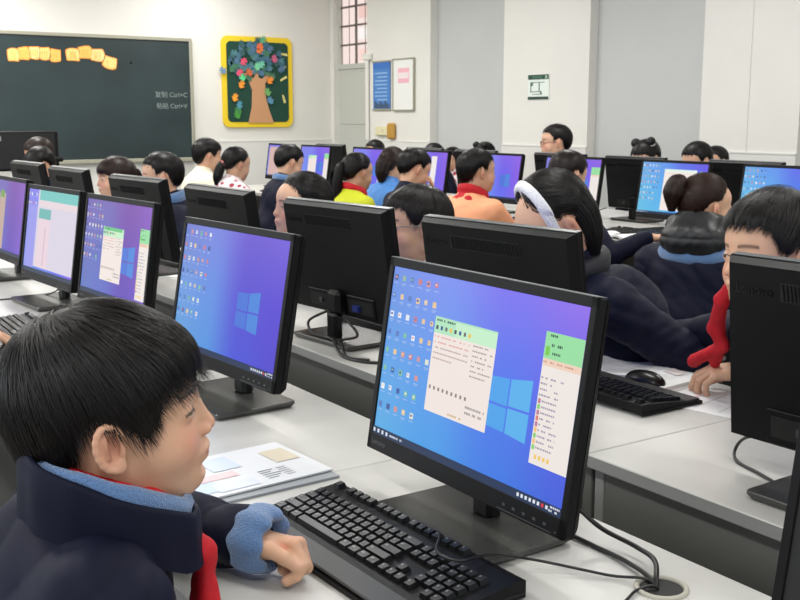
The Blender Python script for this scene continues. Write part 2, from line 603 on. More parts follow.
mb.box(-.008, -.001, -.155, .155, -.125, .12, (222, 230, 222))
mb.box(-.010, -.008, -.150, .155, .072, .118, (30, 66, 48))
mb.box(-.011, -.010, -.06, .09, .083, .106, (66, 104, 84))
mb.box(-.011, -.010, -.13, -.10, .080, .110, (160, 186, 170))
mb.box(-.010, -.008, -.150, .155, -.122, -.095, (28, 60, 46))
g = (96, 120, 108)
mb.box(-.010, -.008, .105, .118, -.055, .045, g).box(-.010, -.008, -.09, .118, .040, .047, g).box(-.010, -.008, -.02, -.006, -.04, .045, g)
mb.box(-.010, -.008, -.03, .118, -.050, -.042, g).box(-.010, -.008, -.05, -.028, -.075, -.04, g).box(-.010, -.008, -.06, .09, -.075, -.068, g).box(-.010, -.008, .08, .118, .01, .04, g)
mb.build('sign_plate', M['flat'], t)

# dark display on the teacher's desk
t = thing('teacher_desk', 'grey teacher desk below the chalkboard behind the pupils', 'desk', (1.7, 8.75, 0))
MB().box(-.8, .82, -.3, .35, .86, .90, bev=.005).build('desk_top', M['deskedge'], t)
MB().box(-.78, .80, -.26, .33, 0, .86).build('desk_body', M['panel'], t)
t = thing('flat_display', 'large black flat display standing on the teacher desk', 'display', (1.9, 8.72, .90))
MB().box(-.60, .58, -.03, .03, .06, .378, bev=.01).build('display_panel', M['black'], t)
MB().box(-.57, .55, -.033, -.029, .08, .36).build('screen', M['vent'], t)
MB().box(-.2, .2, -.09, .09, 0, .012, bev=.004).box(-.05, .05, .0, .03, .01, .12).build('stand', M['black'], t)
MB().box(.10, .13, -.036, -.033, .30, .34).build('sticker', mat('grey_sticker', (150, 150, 150), .5), t)
t = thing('document_camera', 'small black document camera beside the large flat display', 'document camera', (2.42, 8.62, .90))
MB().box(-.06, .06, -.06, .06, 0, .03, bev=.01).box(-.015, .015, -.015, .015, .02, .15).box(-.04, .07, -.02, .02, .13, .17, bev=.01).build('camera_body', M['black'], t)
t = tag(MB().box(-.1, .1, -.12, .12, 0, .02, (90, 130, 190), bev=.004).build('blue_book', M['flat'], None, loc=(2.3, 8.5, .90)), 'blue book lying on the teacher desk', 'book')


# ------------------------------------------------------------------ desks
def desk(x0, x1, y0, y1, back, label, group, grommets=()):
    """back = +1: the panel runs along the +X long side"""
    cx, cy = (x0 + x1) / 2, (y0 + y1) / 2
    t = thing('computer_desk', label, 'desk', (cx, cy, 0), 0, group)
    hx, hy = (x1 - x0) / 2, (y1 - y0) / 2 - .0015
    mb = MB().box(-hx, hx, -hy, hy, .724, .75, bev=.002)
    o = mb.build('desk_top', [M['desk'], M['deskedge']], t)
    for p in o.data.polygons:
        if abs(p.normal.z) < .5:
            p.material_index = 1
    px = back * (hx - .03)
    MB().box(px - .009, px + .009, -hy + .03, hy - .03, .10, .724).build('modesty_panel', M['panel'], t)
    for s in (-1, 1):
        MB().box(-hx + .02, hx - .02, s * (hy - .015) - .0125, s * (hy - .015) + .0125, 0, .724, bev=.002).build('side_panel', M['deskedge'] if s > 0 else M['panel'], t)
    for gx, gy in grommets:
        mb = MB()
        n = 28
        r = [(0.037, 0), (.037, .003), (.035, .0045), (.0305, .004), (.0295, .001), (.0285, -.02)]
        v = [(rr * math.cos(2 * math.pi * k / n) + gx - cx, rr * math.sin(2 * math.pi * k / n) + gy - cy, .75 + z) for rr, z in r for k in range(n)]
        f = [(i * n + k, i * n + (k + 1) % n, (i + 1) * n + (k + 1) % n, (i + 1) * n + k) for i in range(len(r) - 1) for k in range(n)]
        mb.add(v, f)
        g_ = mb.build('grommet', M['grom'], t, True)
        MB().disc((gx - cx, gy - cy, .7502), .0292, h=.0006, n=24).build('cable_hole', M['vent'], g_)
    return t


desk(.49, 1.14, .063, 1.563, 1, 'white topped desk the nearest boy leans on, with a cable hole', 'white computer desks', [(1.035, .905)])
desk(.49, 1.14, 1.563, 3.063, 1, 'white topped desk beyond the nearest boy, under the second and third lit monitors', 'white computer desks', [(1.05, 2.75)])
desk(.49, 1.14, 3.063, 5.3, 1, 'white topped desk at the far left of the nearest row', 'white computer desks', [(1.05, 3.3)])
desk(1.357, 2.0, -.115, 1.385, -1, 'white topped desk under the monitor whose back fills the right edge', 'white computer desks')
desk(1.357, 2.0, 1.385, 2.885, -1, 'white topped desk with a keyboard and open papers behind the main monitor', 'white computer desks')
desk(1.357, 2.0, 2.885, 4.385, -1, 'white topped desk with cables behind the second lit monitor', 'white computer desks')
desk(1.357, 2.0, 4.385, 5.885, -1, 'white topped desk in front of the boy with the blue collar', 'white computer desks')
desk(1.357, 2.0, 5.885, 7.6, -1, 'farthest white topped desk of the row facing the chalkboard side', 'white computer desks')
for k, (ya, yb) in enumerate(((2.2, 3.62), (3.62, 5.12), (5.12, 6.72), (6.72, 9.1))):
    desk(3.98, 4.64, ya, yb, 1, ['white desk in front of the ponytailed girl in the puffer hood', 'white desk in front of the boy in the orange jacket',
                                'white desk in front of the pupil in the bright blue coat', 'white desk in front of the pupils by the tree board'][k], 'white computer desks')
for k, (ya, yb) in enumerate(((3.0, 4.9), (4.9, 7.2), (7.2, 9.1))):
    desk(4.645, 5.3, ya, yb, -1, ['white desk by the side wall below the hair buns', 'white desk by the side wall in front of the tall young man',
                                  'white desk by the side wall nearest the barred window'][k], 'white computer desks')


# ------------------------------------------------------------------ screens
SW, SH = .482, .272        # visible picture
GRAD = {
    'blue': [[(92, 172, 226), (72, 156, 228), (62, 122, 224), (66, 96, 214)],
             [(96, 160, 228), (96, 152, 232), (78, 116, 232), (92, 92, 228)],
             [(112, 142, 224), (122, 142, 236), (122, 112, 236), (142, 108, 230)]],
    'deep': [[(92, 160, 214), (84, 148, 220), (74, 84, 212), (80, 70, 200)],
             [(108, 152, 220), (96, 140, 222), (84, 74, 206), (88, 68, 208)],
             [(112, 122, 200), (116, 128, 218), (104, 84, 204), (112, 90, 212)]],
    'purple': [[(94, 120, 190), (96, 110, 196), (96, 74, 184), (120, 84, 200)],
               [(106, 110, 186), (100, 110, 190), (110, 74, 176), (124, 84, 190)],
               [(120, 100, 180), (118, 104, 180), (124, 78, 170), (138, 92, 190)]],
    'violet': [[(120, 150, 230), (106, 140, 232), (100, 110, 236), (130, 96, 226)],
               [(128, 140, 232), (110, 138, 236), (104, 96, 232), (134, 92, 226)],
               [(134, 128, 228), (130, 128, 232), (128, 96, 228), (140, 98, 224)]],
    'cyan': [[(104, 190, 226), (92, 184, 230), (72, 150, 230), (76, 120, 226)],
             [(100, 184, 230), (92, 172, 234), (76, 130, 232), (86, 106, 228)],
             [(110, 170, 230), (100, 150, 234), (96, 110, 230), (106, 84, 224)]],
}


def screen_mesh(kind, name='screen'):
    """screen picture in the panel frame: x across (viewer's left = -), z up, faces -Y"""
    st = dict(
        main=('blue', 8, 'chat', True), plain=('deep', 7, None, True), tall=('purple', 6, 'tallwin', True), wide=('violet', 6, 'bigwin', False),
        dim=('purple', 0, 'strip', False), c0=('cyan', 6, None, False), c1=('cyan', 7, 'bigchat', False), c2=('violet', 0, 'right', True), c3=('violet', 0, None, True),
        c4=('violet', 0, 'midstrip', False), c5=('violet', 0, 'right', True), c7=('violet', 0, 'chat', True), c8=('violet', 0, 'full', False))[kind]
    g, rows, win, logo = st
    G = np.array(GRAD[g], float)
    mb = MB()
    nx, nz = 26, 16
    v = []
    c = []
    for j in range(nz + 1):
        for i in range(nx + 1):
            u, w = i / nx, j / nz
            a = u * 3
            b = w * 2
            i0, j0 = min(int(a), 2), min(int(b), 1)
            fa, fb = a - i0, b - j0
            fa = fa * fa * (3 - 2 * fa)
            col = (G[j0, i0] * (1 - fa) + G[j0, i0 + 1] * fa) * (1 - fb) + (G[j0 + 1, i0] * (1 - fa) + G[j0 + 1, i0 + 1] * fa) * fb
            v.append(((u - .5) * SW, 0, (w - .5) * SH))
            c.append(lin(col))
    f = [(j * (nx + 1) + i, j * (nx + 1) + i + 1, (j + 1) * (nx + 1) + i + 1, (j + 1) * (nx + 1) + i) for j in range(nz) for i in range(nx)]
    mb.addc(v, f, np.array(c))
    lay = [0]
    R = random.Random(hash(kind) % 1000 if False else sum(map(ord, kind)))

    def q(x0, z0, x1, z1, col, l=1, pts=None):
        # fractions of the screen, z from the top down
        P = pts or [(x0, z1), (x1, z1), (x1, z0), (x0, z0)]
        mb.add([((a - .5) * SW, -.00022 * l, (.5 - b) * SH) for a, b in P], [(0, 1, 2, 3)] if len(P) == 4 else [tuple(range(len(P)))], col)

    if logo:
        lx, lz = .600, .55
        lc = (76, 160, 232) if g == 'blue' else (72, 116, 212)
        lc2 = (88, 174, 234) if g == 'blue' else (74, 132, 216)
        if g == 'blue':
            bm_ = .22 if g == 'blue' else .05
            q(0, 0, 0, 0, tuple(bm_ * np.array(lc) + (1 - bm_) * (G[1, 1] * .6 + G[1, 2] * .4)), 1, [(.34, .22), (lx, .45), (lx, .70), (.36, .62)])
        for (xa, xb, za, zb, zc_, zd, cc) in ((0, .098, .448, .438, .575, .578, lc), (.104, .20, .437, .412, .573, .571, lc2), (0, .098, .588, .590, .705, .712, lc), (.104, .20, .585, .583, .713, .728, lc2)):
            q(0, 0, 0, 0, cc, 2, [(lx + xa, zc_), (lx + xb, zd), (lx + xb, zb), (lx + xa, za)])
    ic = [(206, 122, 124), (226, 230, 240), (226, 196, 150), (92, 124, 190), (128, 190, 160), (66, 92, 160), (226, 226, 206), (210, 146, 146), (236, 238, 244), (80, 100, 150)]
    for r in range(rows):
        n = 6 if r < 5 else (5 if r < 7 else 5)
        for k in range(n):
            x = .020 + k * .0482
            z = .045 + r * .108
            cc = R.choice(ic)
            s = R.choice((.0095, .0105, .0115))
            q(x, z, x + 2 * s * .9, z + 2.9 * s, cc, 3)
            if R.random() < .6:
                q(x + .004, z + .008, x + 2 * s * .9 - .006, z + 2.9 * s - .012, R.choice(ic), 4)
            q(x - .003, z + .046, x + .024, z + .050, (170, 192, 234), 3)
            if R.random() < .5:
                q(x, z + .055, x + .018, z + .059, (160, 186, 232), 3)

    def words(x0, x1, z, h, col, l=6, fill=.8):
        x = x0
        while x < x1:
            w = R.uniform(.004, .010)
            if R.random() < fill:
                q(x, z, min(x + w, x1), z + h, col, l)
            x += w + .0022

    def chatwin(x0, z0, x1, z1, detail=True):
        q(x0, z0, x1, z1, (238, 226, 220), 5)
        hz = z0 + (z1 - z0) * .17
        q(x0, z0, x1, hz, (176, 226, 190), 6)
        q(x0 + (x1 - x0) * .35, z0 + .01, x1, hz, (196, 236, 200), 7)
        if not detail:
            return
        words(x0 + .01, x0 + .11, z0 + .012, .012, (70, 100, 80), 8)
        for k in range(8):
            q(x0 + .010 + k * .025, z0 + .048, x0 + .022 + k * .025, z0 + .070, [(70, 80, 90), (60, 90, 150), (110, 110, 110), (240, 190, 60)][k % 4], 8)
        W = x1 - x0
        for k in range(5):
            words(x0 + .01, x0 + W * (.60 if k < 4 else .35), z0 + .105 + k * .030, .008, (222, 160, 150) if k < 2 else (186, 162, 162), 7)
        for k in range(7):
            words(x0 + W * .66, x0 + W * (.97 if k % 2 else .9), z0 + .10 + k * .027, .008, (164, 154, 150), 7)
        for k in range(9):
            q(x0 + .012 + k * .024, z1 - .145, x0 + .022 + k * .024, z1 - .125, (140, 130, 126), 7)
        for k in range(2):
            words(x0 + W * .66, x0 + W * .96, z1 - .10 + k * .03, .013, (160, 152, 148), 7)
        words(x0 + W * .4, x0 + W * .62, z1 - .026, .010, (200, 170, 110), 7)

    def listwin(x0, z0, x1, z1, detail=True):
        q(x0, z0, x1, z1, (236, 228, 222), 5)
        hz = z0 + (z1 - z0) * .20
        q(x0, z0, x1, hz, (150, 220, 160), 6)
        q(x0 + .004, hz, x1, hz + .035, (236, 206, 186), 6)
        if not detail:
            return
        words(x0 + .004, x0 + .05, z0 + .010, .012, (50, 90, 70), 8)
        q(x0 + .008, z0 + .07, x0 + .024, z0 + .115, (120, 200, 70), 8)
        words(x0 + .03, x0 + .075, z0 + .055, .014, (60, 90, 70), 8)
        words(x0 + .03, x0 + .07, z0 + .095, .012, (60, 90, 70), 8)
        words(x0 + .004, x1 - .02, hz + .012, .008, (200, 150, 120), 8)
        n = 13
        for k in range(n):
            z = hz + .09 + k * (z1 - hz - .15) / n
            if k > 3:
                q(x0 + .005, z - .006, x0 + .016, z + .018, R.choice([(242, 200, 110), (222, 120, 110), (240, 190, 120), (130, 206, 110), (190, 120, 150)]), 7)
            words(x0 + (.02 if k > 3 else .005), x0 + R.uniform(.06, .10), z, .009, (160, 152, 172), 7)
        for k in range(4):
            q(x0 + .02 + k * .018, z1 - .05, x0 + .031 + k * .018, z1 - .028, (240, 200, 110), 7)

    if win == 'chat':
        chatwin(.290, .223, .615, .750, True) if kind == 'main' else chatwin(.30, .25, .58, .80, False)
        listwin(.828, .155, .988, .805, True) if kind == 'main' else listwin(.84, .18, .99, .93, False)
    elif win == 'tallwin':
        chatwin(.31, .265, .62, .825)
        listwin(.855, .22, .985, .925)
        q(.33, .265, .60, .30, (110, 196, 130), 8)
    elif win == 'bigwin':
        q(.22, .0, 1.0, .93, (214, 206, 222), 5)
        q(.25, .0, 1.0, .12, (118, 196, 190), 6)
        q(.25, .12, 1.0, .20, (226, 210, 216), 6)
        q(.26, .22, .50, .34, (110, 180, 176), 7)
        q(.26, .34, .50, .93, (228, 206, 216), 6)
        q(.40, .44, .42, .90, (206, 180, 196), 7)
        q(.03, .2, .22, .95, (150, 150, 230), 5)
    elif win == 'strip':
        q(.28, .18, .46, .95, (188, 164, 152), 5)
        q(.30, .14, .42, .24, (120, 160, 90), 6)
    elif win == 'bigchat':
        q(.36, .12, .84, .92, (242, 232, 224), 5)
        for k in range(9):
            words(.40, .76, .2 + k * .07, .012, (226, 206, 196), 6)
        q(.36, .12, .84, .17, (226, 240, 228), 6)
        q(.88, .14, 1.0, .24, (140, 220, 150), 6)
        q(.88, .24, 1.0, .95, (240, 234, 228), 5)
    elif win == 'right':
        listwin(.84, .16, .99, .93, False)
    elif win == 'midstrip':
        q(.60, .1, .74, .93, (238, 232, 228), 5)
    elif win == 'full':
        q(.06, .06, .98, .97, (214, 178, 172), 5)
    # taskbar
    q(0, .955, 1, 1, (36, 52, 84), 9)
    if kind in ('main', 'plain', 'c1'):
        for k in range(4):
            q(.012 + k * .026, .966, .024 + k * .026, .988, (210, 220, 235), 10)
        words(.115, .19, .972, .012, (200, 210, 225), 10)
        for k in range(8):
            q(.80 + k * .018, .968, .810 + k * .018, .986, [(220, 225, 235), (220, 60, 60)][k == 6], 10)
        words(.945, .985, .962, .010, (210, 215, 225), 10)
        words(.94, .985, .980, .010, (210, 215, 225), 10)
    me_o = mb.build(name, M['screen'], None, fix=False)
    me = me_o.data
    bpy.data.objects.remove(me_o)
    return me


SCR = {}
# ------------------------------------------------------------------ monitor
PW, PH = .497, .331
TILT = math.radians(8.6)


def tree_of(me, name, mats, parent):
    return link(name, me, None, parent)


def panel_matrix(tilt=TILT, z=.070):
    return Matrix.Translation((0, 0, z)) @ Matrix.Rotation(tilt, 4, 'X').inverted()


def make_monitor(kind, tilt=TILT):
    """local frame: screen faces -Y, origin on the desk under the panel's bottom edge"""
    t = thing('computer_monitor', 'x', 'monitor')
    PM = panel_matrix(tilt)
    PMn = np.array(PM)

    # housing: front slab and a thinner bulge behind
    mb = MB()
    mb.box(-PW / 2, PW / 2, 0, .016, 0, PH, bev=.0025, M4=PM)
    # back bulge, tapered
    o = []
    for (hx, z0, z1, y) in ((PW / 2 - .001, .002, PH - .002, .016), (PW / 2 - .013, .010, PH - .010, .034)):
        o += [(-hx, y, z0), (hx, y, z0), (hx, y, z1), (-hx, y, z1)]
    f = [(0, 1, 5, 4), (1, 2, 6, 5), (2, 3, 7, 6), (3, 0, 4, 7), (4, 5, 6, 7)]
    o = np.array(o) @ PMn[:3, :3].T + PMn[:3, 3]
    mb.add(o, f)
    mb.build('housing', M['black'], t)
    # bezel: four bars proud of the screen
    mb = MB()
    bw, bb = .012, .028
    top = .015
    mb.box(-PW / 2, -PW / 2 + bw, -.004, .001, 0, PH, bev=.001, M4=PM)
    mb.box(PW / 2 - bw, PW / 2, -.004, .001, 0, PH, bev=.001, M4=PM)
    mb.box(-PW / 2, PW / 2, -.004, .001, PH - top, PH, bev=.001, M4=PM)
    mb.box(-PW / 2, PW / 2, -.004, .001, 0, bb, bev=.001, M4=PM)
    bz = mb.build('bezel', M['black'], t)
    MB().box(-PW / 2 + .002, PW / 2 - .002, -.0035, .015, PH - .0002, PH + .0008, M4=PM).build('top_edge', M['edge'], bz)
    # control strip with its thin bright line and buttons
    mb = MB()
    mb.box(PW / 2 - .14, PW / 2 - .025, -.0046, -.004, .0035, .0047, M4=PM)
    mb.build('control_line', M['logo'], bz)
    mb = MB()
    for k in range(5):
        mb.box(PW / 2 - .13 + k * .022, PW / 2 - .124 + k * .022, -.0045, -.004, .010, .014, M4=PM)
    mb.box(PW / 2 - .018, PW / 2 - .015, -.0046, -.004, .006, .008, M4=PM)
    mb.build('button', M['logo'], bz)
    text_obj('logo', 'Lenovo', .014, M['logo'], bz, PM @ Matrix.Translation((-PW / 2 + .013, -.0042, .011)) @ RX, .0002)
    # screen
    if kind is not None:
        if kind not in SCR:
            SCR[kind] = screen_mesh(kind)
            SCR[kind].materials.clear()
            SCR[kind].materials.append(M['screen'])
        s = bpy.data.objects.new('screen', SCR[kind])
        COL.objects.link(s)
        s.parent = t
        zc = (bb + PH - top) / 2
        s.matrix_local = PM @ Matrix.Translation((0, -.0008, zc)) @ Matrix.Diagonal((1, 1, (PH - top - bb) / SH, 1))
    else:
        MB().box(-SW / 2, SW / 2, -.001, .0, bb, PH - top, M4=PM).build('screen', M['vent'], t)
    # back: vent strip, logo, port recess
    mb = MB()
    mb.box(-.095, .134, .0335, .0346, PH - .066, PH - .034, M4=PM)
    v_ = mb.build('vent_grille', M['vent'], t)
    mb = MB()
    for k in range(30):
        x = -.093 + k * .0075
        o = [(x, .0345, PH - .064), (x + .0028, .0345, PH - .064), (x + .0060, .0345, PH - .036), (x + .0032, .0345, PH - .036)]
        o2 = [(a, .0362, c) for a, b, c in o]
        vv = np.array(o + o2) @ PMn[:3, :3].T + PMn[:3, 3]
        mb.add(vv, [(0, 1, 2, 3), (7, 6, 5, 4), (0, 4, 5, 1), (1, 5, 6, 2), (2, 6, 7, 3), (3, 7, 4, 0)])
    mb.build('vent_slat', M['black'], v_)
    text_obj('logo', 'Lenovo', .025, M['logodark'], t,
             PM @ Matrix.Translation((PW / 2 - .026, .0345, PH - .060)) @ Matrix.Rotation(math.pi, 4, 'Z') @ RX, .0006)
    mb = MB()
    mb.box(-.16, .16, .0335, .038, .012, .075, bev=.002, M4=PM)
    pr = mb.build('port_cover', M['black'], t)
    mb = MB()
    mb.box(-.15, -.035, .0375, .0384, .026, .064, M4=PM)
    mb.build('port_recess', M['vent'], pr)
    MB().box(.035, .15, .0375, .0384, .026, .064, M4=PM).build('port_recess', M['vent'], pr)
    mb = MB()
    mb.box(-.095, -.068, .038, .048, .034, .050, M4=PM)
    mb.build('video_plug', mat('plug_blue', (24, 40, 110), .5) if 'plug_blue' not in bpy.data.materials else bpy.data.materials['plug_blue'], pr)
    MB().box(.085, .098, .038, .044, .038, .052, M4=PM).build('usb_plug', M['logo'], pr)
    # stand: neck and base
    mb = MB()
    prof = [(-.024, .0), (-.022, .05), (-.022, .075)]
    mb.box(-.024, .024, .050, .080, .010, .085, bev=.008)
    mb.box(-.030, .030, .036, .078, .078, .150, bev=.012)
    mb.build('stand_neck', M['blackg'], t)
    mb = MB()
    hx, y0, y1 = .142, -.078, .118
    pts = []
    rr = .012
    for cx, cy, a0 in ((hx - rr, y1 - rr, 0), (-hx + rr, y1 - rr, 90), (-hx + rr, y0 + rr, 180), (hx - rr, y0 + rr, 270)):
        for k in range(5):
            a = math.radians(a0 + 90 * k / 4)
            pts.append((cx + rr * math.cos(a), cy + rr * math.sin(a)))
    n = len(pts)
    v = [(a * .95, b * .95 + .001, .0005) for a, b in pts] + [(a, b, .008) for a, b in pts] + [(a, b, .013) for a, b in pts] + [(a * .985, b * .985, .015) for a, b in pts]
    f = [tuple(range(n))[::-1], tuple(range(3 * n, 4 * n))] + [(j * n + k, j * n + (k + 1) % n, (j + 1) * n + (k + 1) % n, (j + 1) * n + k) for j in range(3) for k in range(n)]
    mb.add(v, f)
    mb.build('stand_base', M['base'], t)
    return t


MON = {}


def monitor(kind, x, y, yaw, row, label, group='black computer monitors', tilt=None):
    """row 'A' faces -X, row 'B' faces +X; yaw in degrees"""
    if kind not in MON or tilt is not None:
        o = make_monitor(kind, TILT if tilt is None else math.radians(tilt))
        if tilt is None:
            MON[kind] = o
    else:
        o = copy_tree(MON[kind])
    rz = (-90 if row == 'A' else 90) + yaw
    o.location = (x + (.022 if row == 'B' else 0), y + (.010 if row == 'B' else .004), .7505)
    o.rotation_euler = (0, 0, math.radians(rz))
    tag(o, label, 'monitor', group)
    return o


GA = 'monitors on the nearest row of desks'
GB = 'monitors turned away on the second row'
GC = 'lit monitors on the third row'
GD = 'monitors turned away by the side wall'
main_mon = monitor('main', .921, 1.219, -.2, 'A', 'large lit monitor in the middle with a green-headed chat window open', GA, tilt=8.9)
monitor('plain', .927, 2.109, 3.6, 'A', 'lit monitor with desktop icons only, just past the nearest boy', GA, tilt=10)
monitor('tall', .985, 3.02, 4.0, 'A', 'lit purple monitor with a cream window, right above the nearest boy', GA)
monitor('wide', .957, 3.60, 4.0, 'A', 'lit monitor nearly filled by pale lilac windows with a teal header', GA)
monitor('dim', .99, 4.34, 1.5, 'A', 'dim purple monitor cut by the left edge of the photo', GA)
monitor(None, .93, .408, 0, 'A', 'monitor of which only a dark frame edge shows in the lower right corner', GA)
monitor('plain', 1.509, .916, 1.1, 'B', 'monitor back at the right edge, close up with its stand base', GB, tilt=5.8)
monitor('plain', 1.524, 1.824, 4.5, 'B', 'monitor back in front of the girl with the white headband', GB)
monitor('plain', 1.513, 2.519, 4.9, 'B', 'monitor back with its stand and cables visible, left of the boy with glasses', GB)
monitor('plain', 1.517, 3.315, 1.3, 'B', 'monitor back just above the icons-only lit monitor', GB)
monitor('plain', 1.515, 4.103, 4.7, 'B', 'monitor back between the fringed girl and the boy with blue collar', GB)
monitor('plain', 1.511, 5.02, 2.6, 'B', 'small monitor back, right one of the pair below the dark display', GB)
monitor('plain', 1.528, 5.82, 3.4, 'B', 'small monitor back, left one of the pair below the dark display', GB)
monitor('c0', 4.450, 3.262, 0, 'A', 'lit blue monitor at the right edge above the boy with red scarf', GC)
monitor('c1', 4.47, 3.985, -.8, 'A', 'lit monitor with a white window beyond the ponytailed girl', GC)
monitor('c2', 4.444, 4.768, 1, 'A', 'lit monitor behind the headband girl with a list at its right', GC)
monitor('c3', 4.45, 5.504, 0, 'A', 'lit violet monitor beyond the boy in orange', GC)
monitor('c4', 4.45, 6.313, 0, 'A', 'lit violet monitor with one white strip beyond the pupil in blue', GC)
monitor('c5', 4.453, 7.138, 0, 'A', 'lit violet monitor beyond the girl in yellow', GC)
monitor('c7', 4.44, 7.99, 1.5, 'A', 'lit monitor with a cream window beyond the boy in navy', GC)
monitor('c8', 4.445, 8.645, 0, 'A', 'pinkish lit monitor, farthest on the third row', GC)
monitor('plain', 4.85, 3.740, 0, 'B', 'monitor back by the side wall behind the rightmost lit blue monitor', GD)
monitor('plain', 4.83, 4.544, 0, 'B', 'monitor back by the side wall with its stand visible left of the ponytailed girl', GD)
monitor('plain', 4.855, 5.247, 0, 'B', 'monitor back by the side wall below the tall young man with glasses', GD)
monitor('plain', 4.847, 6.153, 0, 'B', 'monitor back by the side wall behind the head of the boy in orange', GD)
monitor('plain', 4.85, 6.81, 0, 'B', 'monitor back by the side wall hidden but for its top, behind the one-strip screen', GD)
monitor('plain', 4.848, 8.293, 0, 'B', 'monitor back by the side wall, farthest one near the barred door', GD)


# ------------------------------------------------------------------ keyboards
KB_ROWS = [
    (.066, [(i * 1.0 + (0 if i == 0 else .9 + .45 * ((i - 1) // 4)), 1) for i in range(13)]),
]


def make_keyboard(detail):
    """local: long axis X (typist's left = -), back edge +Y, origin bottom centre; 0.455 x 0.185"""
    t = thing('computer_keyboard', 'x', 'keyboard')
    hx, y0, y1 = .230, -.104, .088
    mb = MB()
    # wedge body
    prof = [(y0, .002, .008), (y0 + .040, .002, .013), (y0 + .055, .002, .016), (y1 - .012, .006, .028), (y1, .008, .026)]
    v = []
    for s in (-hx, hx):
        for (y, zl, zh) in prof:
            v += [(s, y, zl), (s, y, zh)]
    n = len(prof) * 2
    f = []
    for i in range(len(prof) - 1):
        a = 2 * i
        f += [(a, a + 1, a + 3, a + 2), (n + a, n + a + 2, n + a + 3, n + a + 1), (a + 1, n + a + 1, n + a + 3, a + 3), (a, a + 2, n + a + 2, n + a)]
    f += [(0, n, n + 1, 1), (n - 2, n - 1, 2 * n - 1, 2 * n - 2)]
    mb.add(v, f)
    for s in (-1, 1):
        mb.box(s * (hx - .002) - .004, s * (hx - .002) + .004, y0, y1, .002, .010, bev=.002)
        mb.box(s * .17 - .012, s * .17 + .012, y1 - .03, y1 - .015, 0, .01)
        mb.box(s * .17 - .012, s * .17 + .012, y0 + .01, y0 + .025, 0, .004)
    mb.build('case', M['black'], t)
    MB().box(-hx + .004, hx - .004, y0 + .003, y0 + .046, .0095, .0145, bev=.002,
             M4=Matrix.Translation((0, 0, 0)) @ Matrix.Rotation(.0, 4, 'X')).build('palm_rest', M['rest'], t)

    def ztop(y):
        return .0165 + (y - (y0 + .055)) * (.028 - .016) / (y1 - .012 - y0 - .055)
    keys = MB()
    leg = MB()
    p = .0190
    rowy = [y0 + .067 + k * .0186 for k in range(5)] + [y1 - .014]
    lay = [
        [1.25, 1.25, 1.25, 6.25, 1.25, 1.25, 1.25, 1.25],
        [2.25] + [1] * 10 + [2.75],
        [1.75] + [1] * 11 + [2.25],
        [1.5] + [1] * 12 + [1.5],
        [1] * 13 + [2],
        [1, -1, 1, 1, 1, 1, -.5, 1, 1, 1, 1, -.5, 1, 1, 1, 1],
    ]
    R = random.Random(5)

    def key(x, y, w):
        z = ztop(y)
        slope = Matrix.Translation((x, y, z)) @ Matrix.Rotation(.10, 4, 'X')
        a, b = w * p / 2 - .0009, .0083
        c, d = w * p / 2 - .0034, .0058
        v = np.array([(-a, -b, -.001), (a, -b, -.001), (a, b, -.001), (-a, b, -.001), (-c, -d - .0005, .0062), (c, -d - .0005, .0062), (c, d, .0072), (-c, d, .0072),
                      (-c * .7, -d * .2, .0060), (c * .7, -d * .2, .0060)])[:8]
        v = v @ np.array(slope)[:3, :3].T + np.array(slope)[:3, 3]
        keys.add(v, [(0, 1, 5, 4), (1, 2, 6, 5), (2, 3, 7, 6), (3, 0, 4, 7), (4, 5, 6, 7)])
        if detail and w < 6:
            s = .0022
            cx = -c + .0035
            for q in range(1 if w <= 1 else 2):
                v = np.array([(cx - s * .6 + q * .0036, -.0005, .0073), (cx + s * .6 + q * .0036, -.0005, .0073), (cx + s * .6 + q * .0036, .0030, .0076), (cx - s * .6 + q * .0036, .0030, .0076)])
                v = v @ np.array(slope)[:3, :3].T + np.array(slope)[:3, 3]
                leg.add(v, [(0, 1, 2, 3)])
    for r, ws in enumerate(lay):
        x = -hx + .010
        for w in ws:
            if w > 0:
                key(x + w * p / 2, rowy[r], w)
            x += abs(w) * p
    xn = -hx + .010 + 15.25 * p
    for cx, rr in ((0, 0), (1, 0), (2, 0), (1, 1), (0, 3), (1, 3), (2, 3), (0, 4), (1, 4), (2, 4), (0, 5), (1, 5), (2, 5)):
        key(xn + (cx + .5) * p, rowy[rr], 1)
    xp = xn + 3.25 * p
    for r in range(5):
        for c in range(4):
            if r == 0 and c == 1:
                continue
            key(xp + (c + .5) * p, rowy[r], 1)
    k_ = keys.build('keys', M['key'], t)
    if detail:
        leg.build('key_legends', M['legend'], k_)
    MB().box(-hx + .005, hx - .005, y0 + .045, y1 - .004, .0155, .016, M4=Matrix.Translation((0, 0, -.0062)) @ Matrix.Rotation(.0, 4, 'X')).build('key_bed', M['vent'], t)
    return t


KB = {}


def keyboard(detail, x, y, deg, label, group='black keyboards in front of the monitors'):
    if detail not in KB:
        KB[detail] = make_keyboard(detail)
        o = KB[detail]
    else:
        o = copy_tree(KB[detail])
    o.location = (x, y, .7503)
    o.rotation_euler = (0, 0, math.radians(deg))
    tag(o, label, 'keyboard', group)
    return o


